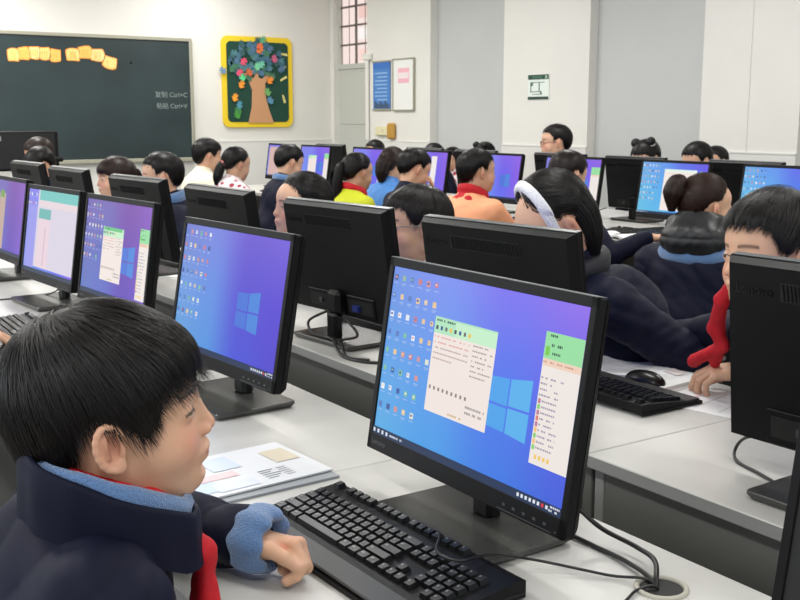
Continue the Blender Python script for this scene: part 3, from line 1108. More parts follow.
main_kb = keyboard(True, .768, 1.212, -88.5, 'black keyboard under the hand of the nearest boy, before the main monitor')
keyboard(True, 1.712, 1.725, 90, 'black keyboard beside the open papers behind the main monitor')
keyboard(False, .735, 3.09, -92, 'black keyboard under a hand at the left edge')
keyboard(False, 1.72, 4.35, 92, 'black keyboard glimpsed between the purple monitor and the icons-only monitor')
keyboard(False, 1.72, 2.62, 90, 'black keyboard of the boy with glasses, behind his monitor')
keyboard(False, 4.18, 3.93, -90, 'black keyboard before the ponytailed girl beyond her books')
keyboard(False, 4.18, 4.75, -88, 'black keyboard beyond the headband girl, left of the open book')
keyboard(False, 4.16, 8.0, -90, 'black keyboard under the lit monitor with a cream window, far left')


# ------------------------------------------------------------------ cables, papers, mouse
def spline(pts, n=40):
    P = np.array(pts, float)
    P = np.vstack([2 * P[0] - P[1], P, 2 * P[-1] - P[-2]])
    out = []
    m = len(P) - 3
    for i in range(m):
        for t in np.linspace(0, 1, max(3, n // m), endpoint=False):
            a, b, c, d = P[i:i + 4]
            out.append(.5 * ((2 * b) + (-a + c) * t + (2 * a - 5 * b + 4 * c - d) * t * t + (-a + 3 * b - 3 * c + d) * t ** 3))
    out.append(P[-2])
    return out


def cable(name, pts, r, label, group='cables on the desks', n=60):
    P = spline(pts, n)
    c = np.mean(P, axis=0)
    c[2] = min(p[2] for p in P)
    o = MB().tube([np.array(p) - c for p in P], r, 8).build(name, M['cable'], None, True, loc=c)
    tag(o, label, 'cable', group)
    return o


Z = .754
cable('power_cable', [(1.06, 1.10, .80), (1.075, 1.06, .775), (1.085, 1.0, .765), (1.07, .95, .765), (1.035, .915, .752), (1.03, .91, .70)], .0038, 'thick black cable looping from behind the main monitor into the grommet')
cable('monitor_cable', [(1.00, 1.20, .83), (1.045, 1.14, .765), (1.055, 1.06, Z), (1.05, .98, Z + .002), (1.032, .915, .752), (1.028, .91, .70)], .0036, 'black cable running low from the main monitor stand to the grommet')
cable('keyboard_cable', [(.845, 1.22, .772), (.850, 1.165, .785), (.80, 1.10, .79), (.80, 1.05, .795), (.86, 1.06, .785), (.93, 1.05, .765), (1.0, .97, Z), (1.03, .915, .756), (1.025, .905, .70)], .0021,
      'thin black cable looped over the main keyboard and off to the grommet')
cable('mouse_cable', [(.83, .84, Z), (.90, .88, Z), (.96, .90, Z), (1.0, .915, Z), (1.028, .905, .752), (1.03, .90, .70)], .0021, 'thin black cable curving from the lower edge to the grommet')
cable('monitor_cable', [(1.47, 2.55, .84), (1.44, 2.62, .80), (1.42, 2.56, .775), (1.43, 2.47, .772), (1.40, 2.40, .768), (1.385, 2.33, Z), (1.40, 2.25, Z), (1.45, 2.20, Z)], .004, 'black cable draped round the stand left of the boy with glasses')
cable('monitor_cable', [(1.46, 2.44, .83), (1.47, 2.40, .79), (1.44, 2.44, .772), (1.41, 2.38, .768), (1.39, 2.32, Z), (1.42, 2.26, Z)], .004, 'black cable plugged low in the monitor back left of the boy with glasses')
cable('power_cable', [(1.53, 1.10, .83), (1.56, 1.18, .80), (1.57, 1.21, .768), (1.55, 1.19, Z), (1.53, 1.13, Z), (1.50, 1.05, Z)], .003, 'thin black cable beside the close monitor back at the right edge')
cable('monitor_cable', [(1.03, 2.18, .83), (1.06, 2.25, .79), (1.075, 2.30, Z), (1.04, 2.40, Z), (.98, 2.46, Z), (.93, 2.5, Z)], .003, 'black cable behind the icons-only monitor next to the nearest boy')
cable('monitor_cable', [(1.02, 3.60, .82), (1.0, 3.68, .775), (.93, 3.76, Z), (.80, 3.75, Z), (.72, 3.55, Z), (.75, 3.40, Z)], .0026, 'thin cable looping over the white desk at the far left')
cable('mouse_cable', [(1.62, 3.52, Z), (1.50, 3.60, Z), (1.42, 3.52, Z), (1.40, 3.40, Z), (1.46, 3.34, Z), (1.55, 3.40, Z)], .003, 'black cable curled on the desk seen between two lit monitors')
cable('monitor_cable', [(4.76, 4.75, .82), (4.70, 4.86, .78), (4.62, 4.95, Z), (4.50, 5.05, Z), (4.40, 5.10, Z)], .003, 'black cable on the far desk left of the ponytailed girl')


def sheet(name, x, y, w, d, deg, col, label, th=.002, marks=(), curl=0, z=.7503, cat='paper', group=None):
    t = thing(name, label, cat, (x, y, z), math.radians(deg), group)
    nx = 14
    v = []
    for i in range(nx + 1):
        u = i / nx
        zz = curl * (abs(u - .5) * 2) ** 2 if curl > 0 else -curl * max(0, 1 - abs(u - .25) * 4) ** 1.5 - curl * max(0, 1 - abs(u - .75) * 4) ** 1.5
        for yy in (-d / 2, d / 2):
            v.append(((u - .5) * w, yy, zz))
            v.append(((u - .5) * w, yy, zz + th))
    f = []
    for i in range(nx):
        a = 4 * i
        f += [(a + 1, a + 5, a + 7, a + 3), (a, a + 2, a + 6, a + 4), (a, a + 4, a + 5, a + 1), (a + 2, a + 3, a + 7, a + 6)]
    f += [(0, 1, 3, 2), (4 * nx, 4 * nx + 2, 4 * nx + 3, 4 * nx + 1)]
    MB().add(v, f, col).build('pages', M['flat'], t)
    if marks:
        mb = MB()
        for mi_, (a, b, c, e, cc) in enumerate(marks):
            n = 8
            vv = []
            for i in range(n + 1):
                u = a + (c - a) * i / n
                zz = curl * (abs(u - .5) * 2) ** 2 if curl > 0 else -curl * max(0, 1 - abs(u - .25) * 4) ** 1.5 - curl * max(0, 1 - abs(u - .75) * 4) ** 1.5
                vv += [((u - .5) * w, (b - .5) * d, zz + th + .0003 + .00006 * mi_), ((u - .5) * w, (e - .5) * d, zz + th + .0003 + .00006 * mi_)]
            mb.add(vv, [(2 * i, 2 * i + 2, 2 * i + 3, 2 * i + 1) for i in range(n)], cc)
        mb.build('print', M['flat'], t)
    return t


R = random.Random(11)
mk = [(R.uniform(.05, .7), y_, 0, y_ + .02, (150, 150, 156)) for y_ in np.linspace(.08, .9, 12)]
mk = [(a, b, min(.95, a + R.uniform(.1, .4)), e, c) for a, b, _, e, c in mk]
mk = [(.62, .12 + .05 * i, .62 + .07 + .03 * (i % 3), .14 + .05 * i, (120, 124, 130)) for i in range(5)] + [(.74, .12 + .05 * i, .80, .135 + .05 * i, (140, 142, 150)) for i in range(5)]
sheet('magazine', .738, 1.645, .31, .20, 4, (214, 216, 219), 'thin glossy magazine lying on the desk beside the chin of the nearest boy', .003,
      mk + [(.03, .1, .34, .35, (190, 204, 224)), (.1, .36, .52, .5, (222, 190, 192)), (.30, .06, .55, .26, (204, 210, 226)), (.8, .45, .96, .8, (206, 196, 176)), (.42, .55, .6, .9, (196, 206, 222))], cat='magazine', z=.7565)
sheet('magazine', .752, 1.628, .285, .205, 2, (150, 154, 158), 'grey booklet tucked under the glossy magazine by the nearest keyboard', .0045, cat='magazine')
mk = [(.08, y_, .42, y_ + .012, (206, 206, 208)) for y_ in np.linspace(.1, .85, 14)] + [(.58, y_, .92, y_ + .012, (206, 206, 208)) for y_ in np.linspace(.1, .85, 14)]
sheet('open_book', 1.915, 1.83, .40, .21, 96, (236, 236, 234), 'open white book lying beyond the keyboard behind the main monitor', .008, mk + [(.1, .3, .2, .5, (214, 204, 202))], curl=-.012, cat='book')
sheet('paper_sheet', 1.86, 1.50, .21, .19, 12, (232, 232, 232), 'white paper sheet under the hand of the boy with the red scarf', .0015, [(.1, .2, .9, .22, (200, 200, 204)), (.1, .5, .9, .52, (204, 200, 204)), (.2, .7, .6, .74, (214, 180, 180))], cat='paper')
sheet('open_book', 3.98 + .14, 3.98, .34, .22, 80, (236, 237, 236), 'open white book between the headband girl and the ponytailed girl', .012, curl=-.014, cat='book')
sheet('paper_sheet', 1.60, 4.05, .24, .17, 80, (240, 240, 240), 'bright white paper on the desk by the boy with the blue collar', .004, cat='paper')
sheet('paper_sheet', 1.80, 2.95, .24, .2, 85, (238, 232, 228), 'white paper on the desk showing left of the monitor stand with cables', .004, cat='paper')
sheet('paper_sheet', .62, 3.75, .3, .2, 85, (226, 228, 236), 'white paper under the cable on the desk at the far left', .003, cat='paper')
# computer mouse lying on the papers
mb = MB()
n, m_ = 14, 9
v = []
for j in range(m_):
    th = math.pi / 2 * j / (m_ - 1)
    for k in range(n):
        a = 2 * math.pi * k / n
        v.append((.055 * math.cos(th) * math.cos(a), .031 * math.cos(th) * math.sin(a) * (1 - .12 * math.cos(a)), .002 + .034 * math.sin(th) ** .8))
f = [(j * n + k, j * n + (k + 1) % n, (j + 1) * n + (k + 1) % n, (j + 1) * n + k) for j in range(m_ - 1) for k in range(n)] + [tuple(range(n))[::-1]]
mb.add(v, f)
t = thing('computer_mouse', 'dark mouse resting between the keyboard and the reaching hand', 'mouse', (1.835, 1.685, .7515), math.radians(100))
mb.build('shell', M['blackg'], t, True)
MB().box(.018, .03, -.003, .003, .026, .032, bev=.001).build('scroll_wheel', M['rest'], t)


# ------------------------------------------------------------------ distance-field modelling for people
def smin(a, b, k):
    if k <= 0:
        return np.minimum(a, b)
    h = np.clip(.5 + .5 * (b - a) / k, 0, 1)
    return b + (a - b) * h - k * h * (1 - h)


def smax(a, b, k):
    return -smin(-a, -b, k)


def d_ell(p, c, r, R=None):
    q = p - np.asarray(c)
    if R is not None:
        q = q @ R
    r = np.asarray(r, float)
    k0 = np.linalg.norm(q / r, axis=1)
    k1 = np.linalg.norm(q / (r * r), axis=1) + 1e-9
    return np.where(k0 < 1e-6, -r.min(), k0 * (k0 - 1) / k1)


def d_cap(p, a, b, ra, rb=None):
    a = np.asarray(a, float)
    b = np.asarray(b, float)
    rb = ra if rb is None else rb
    ab = b - a
    t = np.clip(((p - a) @ ab) / (ab @ ab + 1e-12), 0, 1)
    return np.linalg.norm(p - a - t[:, None] * ab, axis=1) - (ra + (rb - ra) * t)


def surf(fn, lo, hi, h):
    """surface nets: fn(points)->distance, negative inside"""
    lo = np.asarray(lo, float)
    hi = np.asarray(hi, float)
    B = 4
    n = (np.ceil((hi - lo) / h / B).astype(int)) * B + 1
    nb = (n - 1) // B
    cx = [lo[i] + (np.arange(nb[i]) + .5) * B * h for i in range(3)]
    C = np.stack(np.meshgrid(*cx, indexing='ij'), -1).reshape(-1, 3)
    dc = fn(C)
    V = np.empty(n)
    big = np.repeat(np.repeat(np.repeat(dc.reshape(nb), B, 0), B, 1), B, 2)
    V[:-1, :-1, :-1] = big
    V[-1] = 1
    V[:, -1] = 1
    V[:, :, -1] = 1
    near = (np.abs(dc) < B * h * 1.45).reshape(nb)
    need = np.zeros(n, bool)
    nr = np.repeat(np.repeat(np.repeat(near, B, 0), B, 1), B, 2)
    need[:-1, :-1, :-1] |= nr
    need[1:, :-1, :-1] |= nr
    need[:, 1:, :] |= need[:, :-1, :]
    need[:, :, 1:] |= need[:, :, :-1]
    I = np.argwhere(need)
    V[need] = fn(lo + I * h)
    S = V < 0
    occ = np.zeros(np.array(n) - 1, np.int8)
    for a in (0, 1):
        for b in (0, 1):
            for c in (0, 1):
                occ += S[a:n[0] - 1 + a, b:n[1] - 1 + b, c:n[2] - 1 + c]
    act = (occ > 0) & (occ < 8)
    ids = -np.ones(act.shape, int)
    A = np.argwhere(act)
    ids[act] = np.arange(len(A))
    ps = np.zeros((len(A), 3))
    cnt = np.zeros(len(A))
    corners = [(a, b, c) for a in (0, 1) for b in (0, 1) for c in (0, 1)]
    for c0 in corners:
        for ax in range(3):
            if c0[ax] == 0:
                c1 = list(c0)
                c1[ax] = 1
                v0 = V[A[:, 0] + c0[0], A[:, 1] + c0[1], A[:, 2] + c0[2]]
                v1 = V[A[:, 0] + c1[0], A[:, 1] + c1[1], A[:, 2] + c1[2]]
                x = (v0 < 0) != (v1 < 0)
                t = np.where(x, v0 / np.where(x, v0 - v1, 1), 0)
                pt = A + np.array(c0)
                pt = pt.astype(float)
                pt[:, ax] += t
                ps += pt * x[:, None]
                cnt += x
    P = lo + ps / cnt[:, None] * h
    F = []
    for ax in range(3):
        o1, o2 = [(1, 2), (2, 0), (0, 1)][ax]
        sl0 = [slice(None)] * 3
        sl1 = [slice(None)] * 3
        sl0[ax] = slice(0, n[ax] - 1)
        sl1[ax] = slice(1, n[ax])
        e = S[tuple(sl0)] != S[tuple(sl1)]
        E_ = np.argwhere(e)
        ok = (E_[:, o1] > 0) & (E_[:, o2] > 0) & (E_[:, o1] < n[o1] - 1) & (E_[:, o2] < n[o2] - 1)
        E_ = E_[ok]
        s = S[tuple(E_.T)]
        q = []
        for (d1, d2) in ((0, 0), (-1, 0), (-1, -1), (0, -1)):
            K = E_.copy()
            K[:, o1] += d1
            K[:, o2] += d2
            q.append(ids[tuple(K.T)])
        q = np.stack(q, 1)
        q[~s] = q[~s][:, ::-1]
        F.append(q)
    F = np.vstack(F)
    F = F[(F >= 0).all(1)]
    return P, F


def np_mesh(name, parts, m, parent, smooth=True, origin=(0, 0, 0)):
    """parts: list of (verts, quads, colours or None)"""
    V, F, C = [], [], []
    n = 0
    for p in parts:
        v, f = p[0], np.asarray(p[1])
        c = p[2] if len(p) > 2 and p[2] is not None else np.full((len(v), 3), .5)
        V.append(v - np.asarray(origin))
        F.append(f + n)
        C.append(c)
        n += len(v)
    V = np.vstack(V)
    F = np.vstack(F)
    C = np.vstack(C)
    me = bpy.data.meshes.new(name)
    me.vertices.add(len(V))
    me.vertices.foreach_set('co', V.astype(np.float32).ravel())
    k = F.shape[1]
    me.loops.add(F.size)
    me.loops.foreach_set('vertex_index', F.astype(np.int32).ravel())
    me.polygons.add(len(F))
    me.polygons.foreach_set('loop_start', np.arange(0, F.size, k, dtype=np.int32))
    a = me.color_attributes.new('Col', 'FLOAT_COLOR', 'POINT')
    a.data.foreach_set('color', np.hstack([C, np.ones((len(C), 1))]).astype(np.float32).ravel())
    me.update(calc_edges=True)
    return link(name, me, m, parent, smooth)


def euler(yaw, pitch, roll):
    """head axes as columns: forward, left, up; degrees; pitch>0 looks down"""
    return np.array(Matrix.Rotation(math.radians(yaw), 3, 'Z') @ Matrix.Rotation(math.radians(pitch), 3, 'Y') @ Matrix.Rotation(math.radians(roll), 3, 'X'))


def rotz(a):
    c, s = math.cos(math.radians(a)), math.sin(math.radians(a))
    return np.array([[c, -s, 0], [s, c, 0], [0, 0, 1.]])


def ear_sdf(p, d, s, fine):
    c = np.array([-.006, s * .0735, -.010])
    R = rotz(-s * 24) @ np.array(Matrix.Rotation(math.radians(-10), 3, 'Y'))
    q = (p - c) @ R          # x forward in plane, y outward*s, z up
    y = q[:, 1] * s
    q2 = np.stack([q[:, 0], y, q[:, 2]], 1)
    e = d_ell(q2, (0, .004, 0), (.0155, .0065, .026))
    if fine:
        e = smax(e, -d_ell(q2, (.001, .0135, -.001), (.0092, .0125, .0160)), .002)
        e = smax(e, -d_ell(q2, (.005, .0085, -.004), (.0045, .0085, .0060)), .002)
        pts = []
        for a in np.linspace(20, 255, 12):
            aa = math.radians(a)
            pts.append((.0150 * math.cos(aa) - .001, .0085, .0245 * math.sin(aa)))
        for a_, b_ in zip(pts[:-1], pts[1:]):
            e = smin(e, d_cap(q2, a_, b_, .0032), .003)
        e = smin(e, d_ell(q2, (.001, .006, -.0235), (.0085, .0045, .0075)), .005)
        e = smin(e, d_cap(q2, (-.0045, .0088, .010), (-.006, .0092, -.008), .0024), .003)
        e = smin(e, d_cap(q2, (.0105, .0075, -.004), (.009, .0075, -.009), .0030), .003)
    return smin(d, e, .006)


def head_sdf(p, fine=False, ears=True, neck=True, jaw=1.0):
    d = d_ell(p, (-.012, 0, .026), (.094, .074, .082))
    d = smin(d, d_ell(p, (.034, 0, .030), (.052, .058, .050)), .02)
    d = smin(d, d_ell(p, (.030, 0, -.030), (.056, .058, .066)), .02)
    d = smin(d, d_ell(p, (.030, 0, -.062), (.048, .046 * jaw, .034)), .025)
    for s in (1, -1):
        d = smin(d, d_ell(p, (.048, s * .034, -.034), (.030, .027, .028)), .015)
        d = smin(d, d_ell(p, (-.012, s * .050, -.045), (.022, .014, .03)), .02)
    d = smin(d, d_ell(p, (.064, 0, -.083), (.020, .022, .015)), .02)
    d = smin(d, d_ell(p, (.012, 0, -.088), (.045, .040, .018)), .03)
    for s in (1, -1):
        d = smax(d, -d_ell(p, (.094, s * .032, .000), (.016, .019, .011)), .012)
        d = smin(d, d_ell(p, (.069, s * .031, -.001), (.0145, .0155, .0095)), .006)
    d = smin(d, d_cap(p, (.079, 0, .004), (.0935, 0, -.026), .0072, .0092), .011)
    if fine:
        for s in (1, -1):
            d = smin(d, d_ell(p, (.088, s * .011, -.030), (.010, .0065, .0065)), .004)
            d = smax(d, -d_ell(p, (.092, s * .006, -.0375), (.005, .0035, .003)), .003)
            d = smax(d, -d_cap(p, (.088, s * .014, -.0015), (.0815, s * .043, -.0035), .0008), .002)
    d = smin(d, d_ell(p, (.078, 0, -.052), (.013, .023, .011)), .012)
    d = smin(d, d_ell(p, (.0875, 0, -.0505), (.0060, .016, .0045)), .005)
    d = smin(d, d_ell(p, (.0855, 0, -.0605), (.0060, .0145, .0050)), .005)
    if fine:
        d = smax(d, -d_cap(p, (.0945, -.015, -.0555), (.0945, .015, -.0555), .0013), .002)
        d = smax(d, -d_ell(p, (.090, 0, -.0735), (.010, .022, .0050)), .006)
    if neck is not None:
        nk = np.array((-.030, 0, -.16)) if neck is True else np.asarray(neck)
        d = smin(d, d_cap(p, (-.022, 0, -.045), nk, .047, .048), .02)
    if ears:
        for s in (1, -1):
            d = ear_sdf(p, d, s, fine)
    return d


SKIN = lin((212, 168, 138))


def paint_face(q, tone=1.0, brow=1.0):
    """skin colours and painted ear-hollow shade from positions in the head frame"""
    n = len(q)
    C = np.tile(SKIN * tone, (n, 1))

    def blend(mask, col):
        col = lin(col)
        m = np.clip(mask, 0, 1)[:, None]
        C[:] = C * (1 - m) + col * m
    x, y, z = q.T
    ay = np.abs(y)
    g = lambda c, r: np.exp(-(((x - c[0]) / r[0]) ** 2 + ((ay - c[1]) / r[1]) ** 2 + ((z - c[2]) / r[2]) ** 2))
    blend(.45 * g((.070, .040, -.030), (.03, .018, .02)), (218, 132, 112))
    blend(.5 * g((-.01, .08, -.01), (.02, .012, .026)), (210, 130, 110))
    blend(.35 * g((.1, 0, -.03), (.02, .014, .012)), (214, 136, 116))
    blend(.75 * g((-.004, .0835, -.012), (.0045, .006, .0085)), (128, 72, 54))  # shade inside the ear hollow, painted into the skin colour
    lip = np.clip(2.2 - 2.2 * (((x - .090) / .012) ** 2 + (y / .019) ** 2 + ((z + .0555) / .0085) ** 2), 0, 1)
    blend(lip * .55, (192, 110, 100))
    # brows
    zb = .0215 - ((ay - .030) / .030) ** 2 * .006
    br = np.clip(1.3 - np.abs(z - zb) / .0036, 0, 1) * (ay > .012) * (ay < .048) * (x > .04)
    blend(br * .8 * brow, (40, 30, 26))
    # eyes: dark slit with lashes, white corners
    ze = -.0015 + .0015 * np.cos((ay - .030) / .014)
    w = np.clip(1 - ((ay - .031) / .0150) ** 2, 0, 1)
    eye = (np.abs(z - ze) < .0040 * np.sqrt(w) + .0003) * (x > .045) * (ay > .015) * (ay < .047)
    blend(eye * .35, (190, 176, 166))
    iris = ((ay - .031) ** 2 + (z - ze) ** 2 < .0050 ** 2) & (x > .05) & (np.abs(z - ze) < .0042)
    blend(iris * 1.0, (24, 16, 14))
    lash = np.clip(1.8 - np.abs(z - ze - .0030 * np.sqrt(w)) / .0011, 0, 1) * (x > .045) * (ay > .016) * (ay < .046)
    blend(lash * .9, (28, 20, 18))
    return C


def finger(p, d, base, dirx, side, up, lens, flex, r0, r1, k=.004):
    """chain of phalanges bending towards -up"""
    a = np.asarray(base, float)
    ang = 0
    rs = np.linspace(r0, r1, len(lens) + 1)
    for i, (L, fl) in enumerate(zip(lens, flex)):
        ang += math.radians(fl)
        b = a + L * (math.cos(ang) * dirx - math.sin(ang) * up)
        d = smin(d, d_cap(p, a, b, rs[i], rs[i + 1]), k)
        a = b
    return d


def hand_sdf(p, pose, s=1.0):
    """local frame: x along the hand from the wrist, y towards the thumb, z out of the back of the hand"""
    q = p / s
    X, Y, Zv = np.eye(3)
    d = d_cap(q, (-.03, 0, 0), (.006, .0, 0), .0205, .0195)
    kn = [(.066, .024, .002), (.069, .007, .005), (.065, -.010, .003), (.058, -.0255, -.002)]
    for k_ in kn:
        d = smin(d, d_cap(q, (.004, k_[1] * .45, 0), k_, .0145, .0098), .012)
    d = smin(d, d_ell(q, (.030, .0, -.006), (.034, .030, .014)), .012)
    d = smin(d, d_ell(q, (.022, .022, -.008), (.028, .016, .015)), .012)
    if pose == 'fist':
        fx = [(52, 66, 26), (62, 86, 44), (68, 90, 48), (74, 92, 48)]
        sp = [4, 1, -2, -6]
    elif pose == 'reach':
        fx = [(22, 34, 20), (26, 38, 22), (30, 42, 24), (34, 44, 24)]
        sp = [9, 2, -6, -15]
    else:
        fx = [(20, 30, 15), (22, 34, 16), (24, 36, 16), (26, 36, 16)]
        sp = [7, 2, -3, -9]
    ln = [(.036, .022, .017), (.040, .025, .018), (.037, .023, .017), (.029, .018, .015)]
    if pose == 'fist':
        ln = [tuple(v_ * .86 for v_ in t_) for t_ in ln]
    f = 1e3 * np.ones(len(q))
    for k_, L, F_, a, r in zip(kn, ln, fx, sp, (.0100, .0102, .0096, .0086)):
        dx = np.array([math.cos(math.radians(a)), math.sin(math.radians(a)), 0])
        one = finger(q, 1e3 * np.ones(len(q)), k_, dx, Y, Zv, L, F_, r, r * .78, .002)
        f = smin(f, one, .0012)
    d = smin(d, f, .0045)
    if pose == 'fist':
        th = [(.010, .024, -.004), (.034, .038, -.008), (.058, .038, -.017), (.078, .032, -.027)]
    elif pose == 'reach':
        th = [(.010, .020, -.008), (.030, .040, -.020), (.052, .046, -.030), (.072, .044, -.036)]
    else:
        th = [(.010, .020, -.008), (.030, .044, -.016), (.052, .054, -.022), (.072, .056, -.026)]
    tt = 1e3 * np.ones(len(q))
    for i, (ra, rb) in enumerate(((.0155, .0120), (.0120, .0104), (.0104, .0086))):
        tt = smin(tt, d_cap(q, th[i], th[i + 1], ra, rb), .003)
    d = smin(d, tt, .006)
    return d * s


def hand_mesh(wrist, direction, back, left, pose, s, h):
    """world-space hand; left=True for a left hand"""
    x = np.asarray(direction, float)
    x /= np.linalg.norm(x)
    b = np.asarray(back, float)
    b -= x * (b @ x)
    b /= np.linalg.norm(b)
    y = np.cross(x, b) if left else np.cross(b, x)
    R = np.stack([x, y, b], 1)
    P, F = surf(lambda p: hand_sdf(p, pose, s), (-.055 * s, -.05 * s, -.085 * s), (.155 * s, .075 * s, .03 * s), h)
    C = np.tile(SKIN, (len(P), 1))
    # redder knuckles and tips, pale nail on the thumb, painted shade in the thumb hollow
    q = P / s
    for k_ in ((.066, .024, .008), (.069, .007, .011), (.065, -.010, .009)):
        m = .35 * np.exp(-(((q - np.array(k_)) / .009) ** 2).sum(1))[:, None]
        C = C * (1 - m) + lin((214, 128, 108)) * m
    if pose == 'fist':
        m = .45 * np.exp(-(((q - np.array((.078, .035, -.022))) / (.008, .006, .006)) ** 2).sum(1))[:, None]
        C = C * (1 - m) + lin((238, 186, 170)) * m
        m = .6 * np.exp(-(((q - np.array((.050, .034, -.004))) / (.012, .008, .008)) ** 2).sum(1))[:, None]  # red-dark shade between thumb and index, put into the skin colour
        C = C * (1 - m) + lin((196, 92, 74)) * m
    W = P @ R.T + np.asarray(wrist)
    if np.linalg.det(R) < 0:
        F = F[:, ::-1]
    return W, F, C


def fold_noise(p, amp, f=1.0, seed=0):
    r = np.random.default_rng(seed)
    o = np.zeros(len(p))
    for i in range(6):
        k = r.normal(size=3)
        k /= np.linalg.norm(k)
        k2 = r.normal(size=3) * 11 * f
        k3 = r.normal(size=3) * 7 * f
        w = (16 + 11 * i) * f
        m = .5 + .5 * np.sin(p @ k3 + 2 * i)
        t = 1 - 2 * np.abs(np.sin(p @ k * w + 1.9 * np.sin(p @ k2 + i) + r.uniform(0, 6))) ** .8
        o += t * m / (1 + i * .45)
    return amp * o / 1.6


# ------------------------------------------------------------------ hair
BOY_L = ([0, 38, 48, 56, 64, 76, 86, 100, 114, 126, 150, 180], [.046, .040, .026, .002, -.006, .006, .020, .022, .0, -.035, -.062, -.070])
SHORT_L = ([0, 38, 52, 62, 70, 80, 92, 104, 116, 130, 150, 180], [.064, .060, .050, .034, .012, .010, .024, .020, -.002, -.030, -.048, -.055])
GIRL_L = ([0, 30, 46, 60, 72, 86, 100, 116, 140, 180], [.078, .072, .062, .044, .024, .020, .020, .000, -.040, -.055])
MID_L = ([0, 38, 48, 56, 64, 76, 86, 100, 114, 126, 150, 180], [.060, .056, .044, .020, .004, .008, .022, .022, .0, -.035, -.058, -.066])
BAND_L = ([0, 30, 50, 65, 76, 88, 102, 118, 140, 180], [.135, .125, .110, .088, .055, .022, .018, -.01, -.07, -.085])
FRINGE_L = ([0, 38, 52, 62, 72, 84, 96, 110, 126, 150, 180], [.030, .026, .010, -.028, -.034, -.020, .006, -.01, -.045, -.062, -.070])


def hair_edge(p, L):
    psi = np.degrees(np.abs(np.arctan2(p[:, 1], p[:, 0] + .004)))
    a = np.arctan2(p[:, 1], p[:, 0] + .004)
    return np.interp(psi, L[0], L[1]) + .0022 * np.sin(a * 23 + 1) + .0018 * np.sin(a * 41)


class HairVol:
    """hair volume that thins towards its lower edge"""

    def __init__(h, L, vol, taper):
        h.L, h.v, h.t = L, vol, taper

    def __call__(h, p):
        v = h.v
        d = d_ell(p, (-.014, 0, .028), (.097 + .005 * v, .078 + .005 * v, .086 + .008 * v))
        d = smin(d, d_ell(p, (-.040, 0, -.018), (.058 + .003 * v, .058 + .003 * v, .066)), .02)
        d = smin(d, d_ell(p, (.036, 0, .038), (.053 + .004 * v, .060 + .004 * v, .050 + .004 * v)), .015)
        e = np.clip(1 - (p[:, 2] - hair_edge(p, h.L)) / .035, 0, 1)
        return d + h.t * e ** 1.5


def hair_shell(p, hv):
    return smax(hv(p), hair_edge(p, hv.L) - p[:, 2], .003)


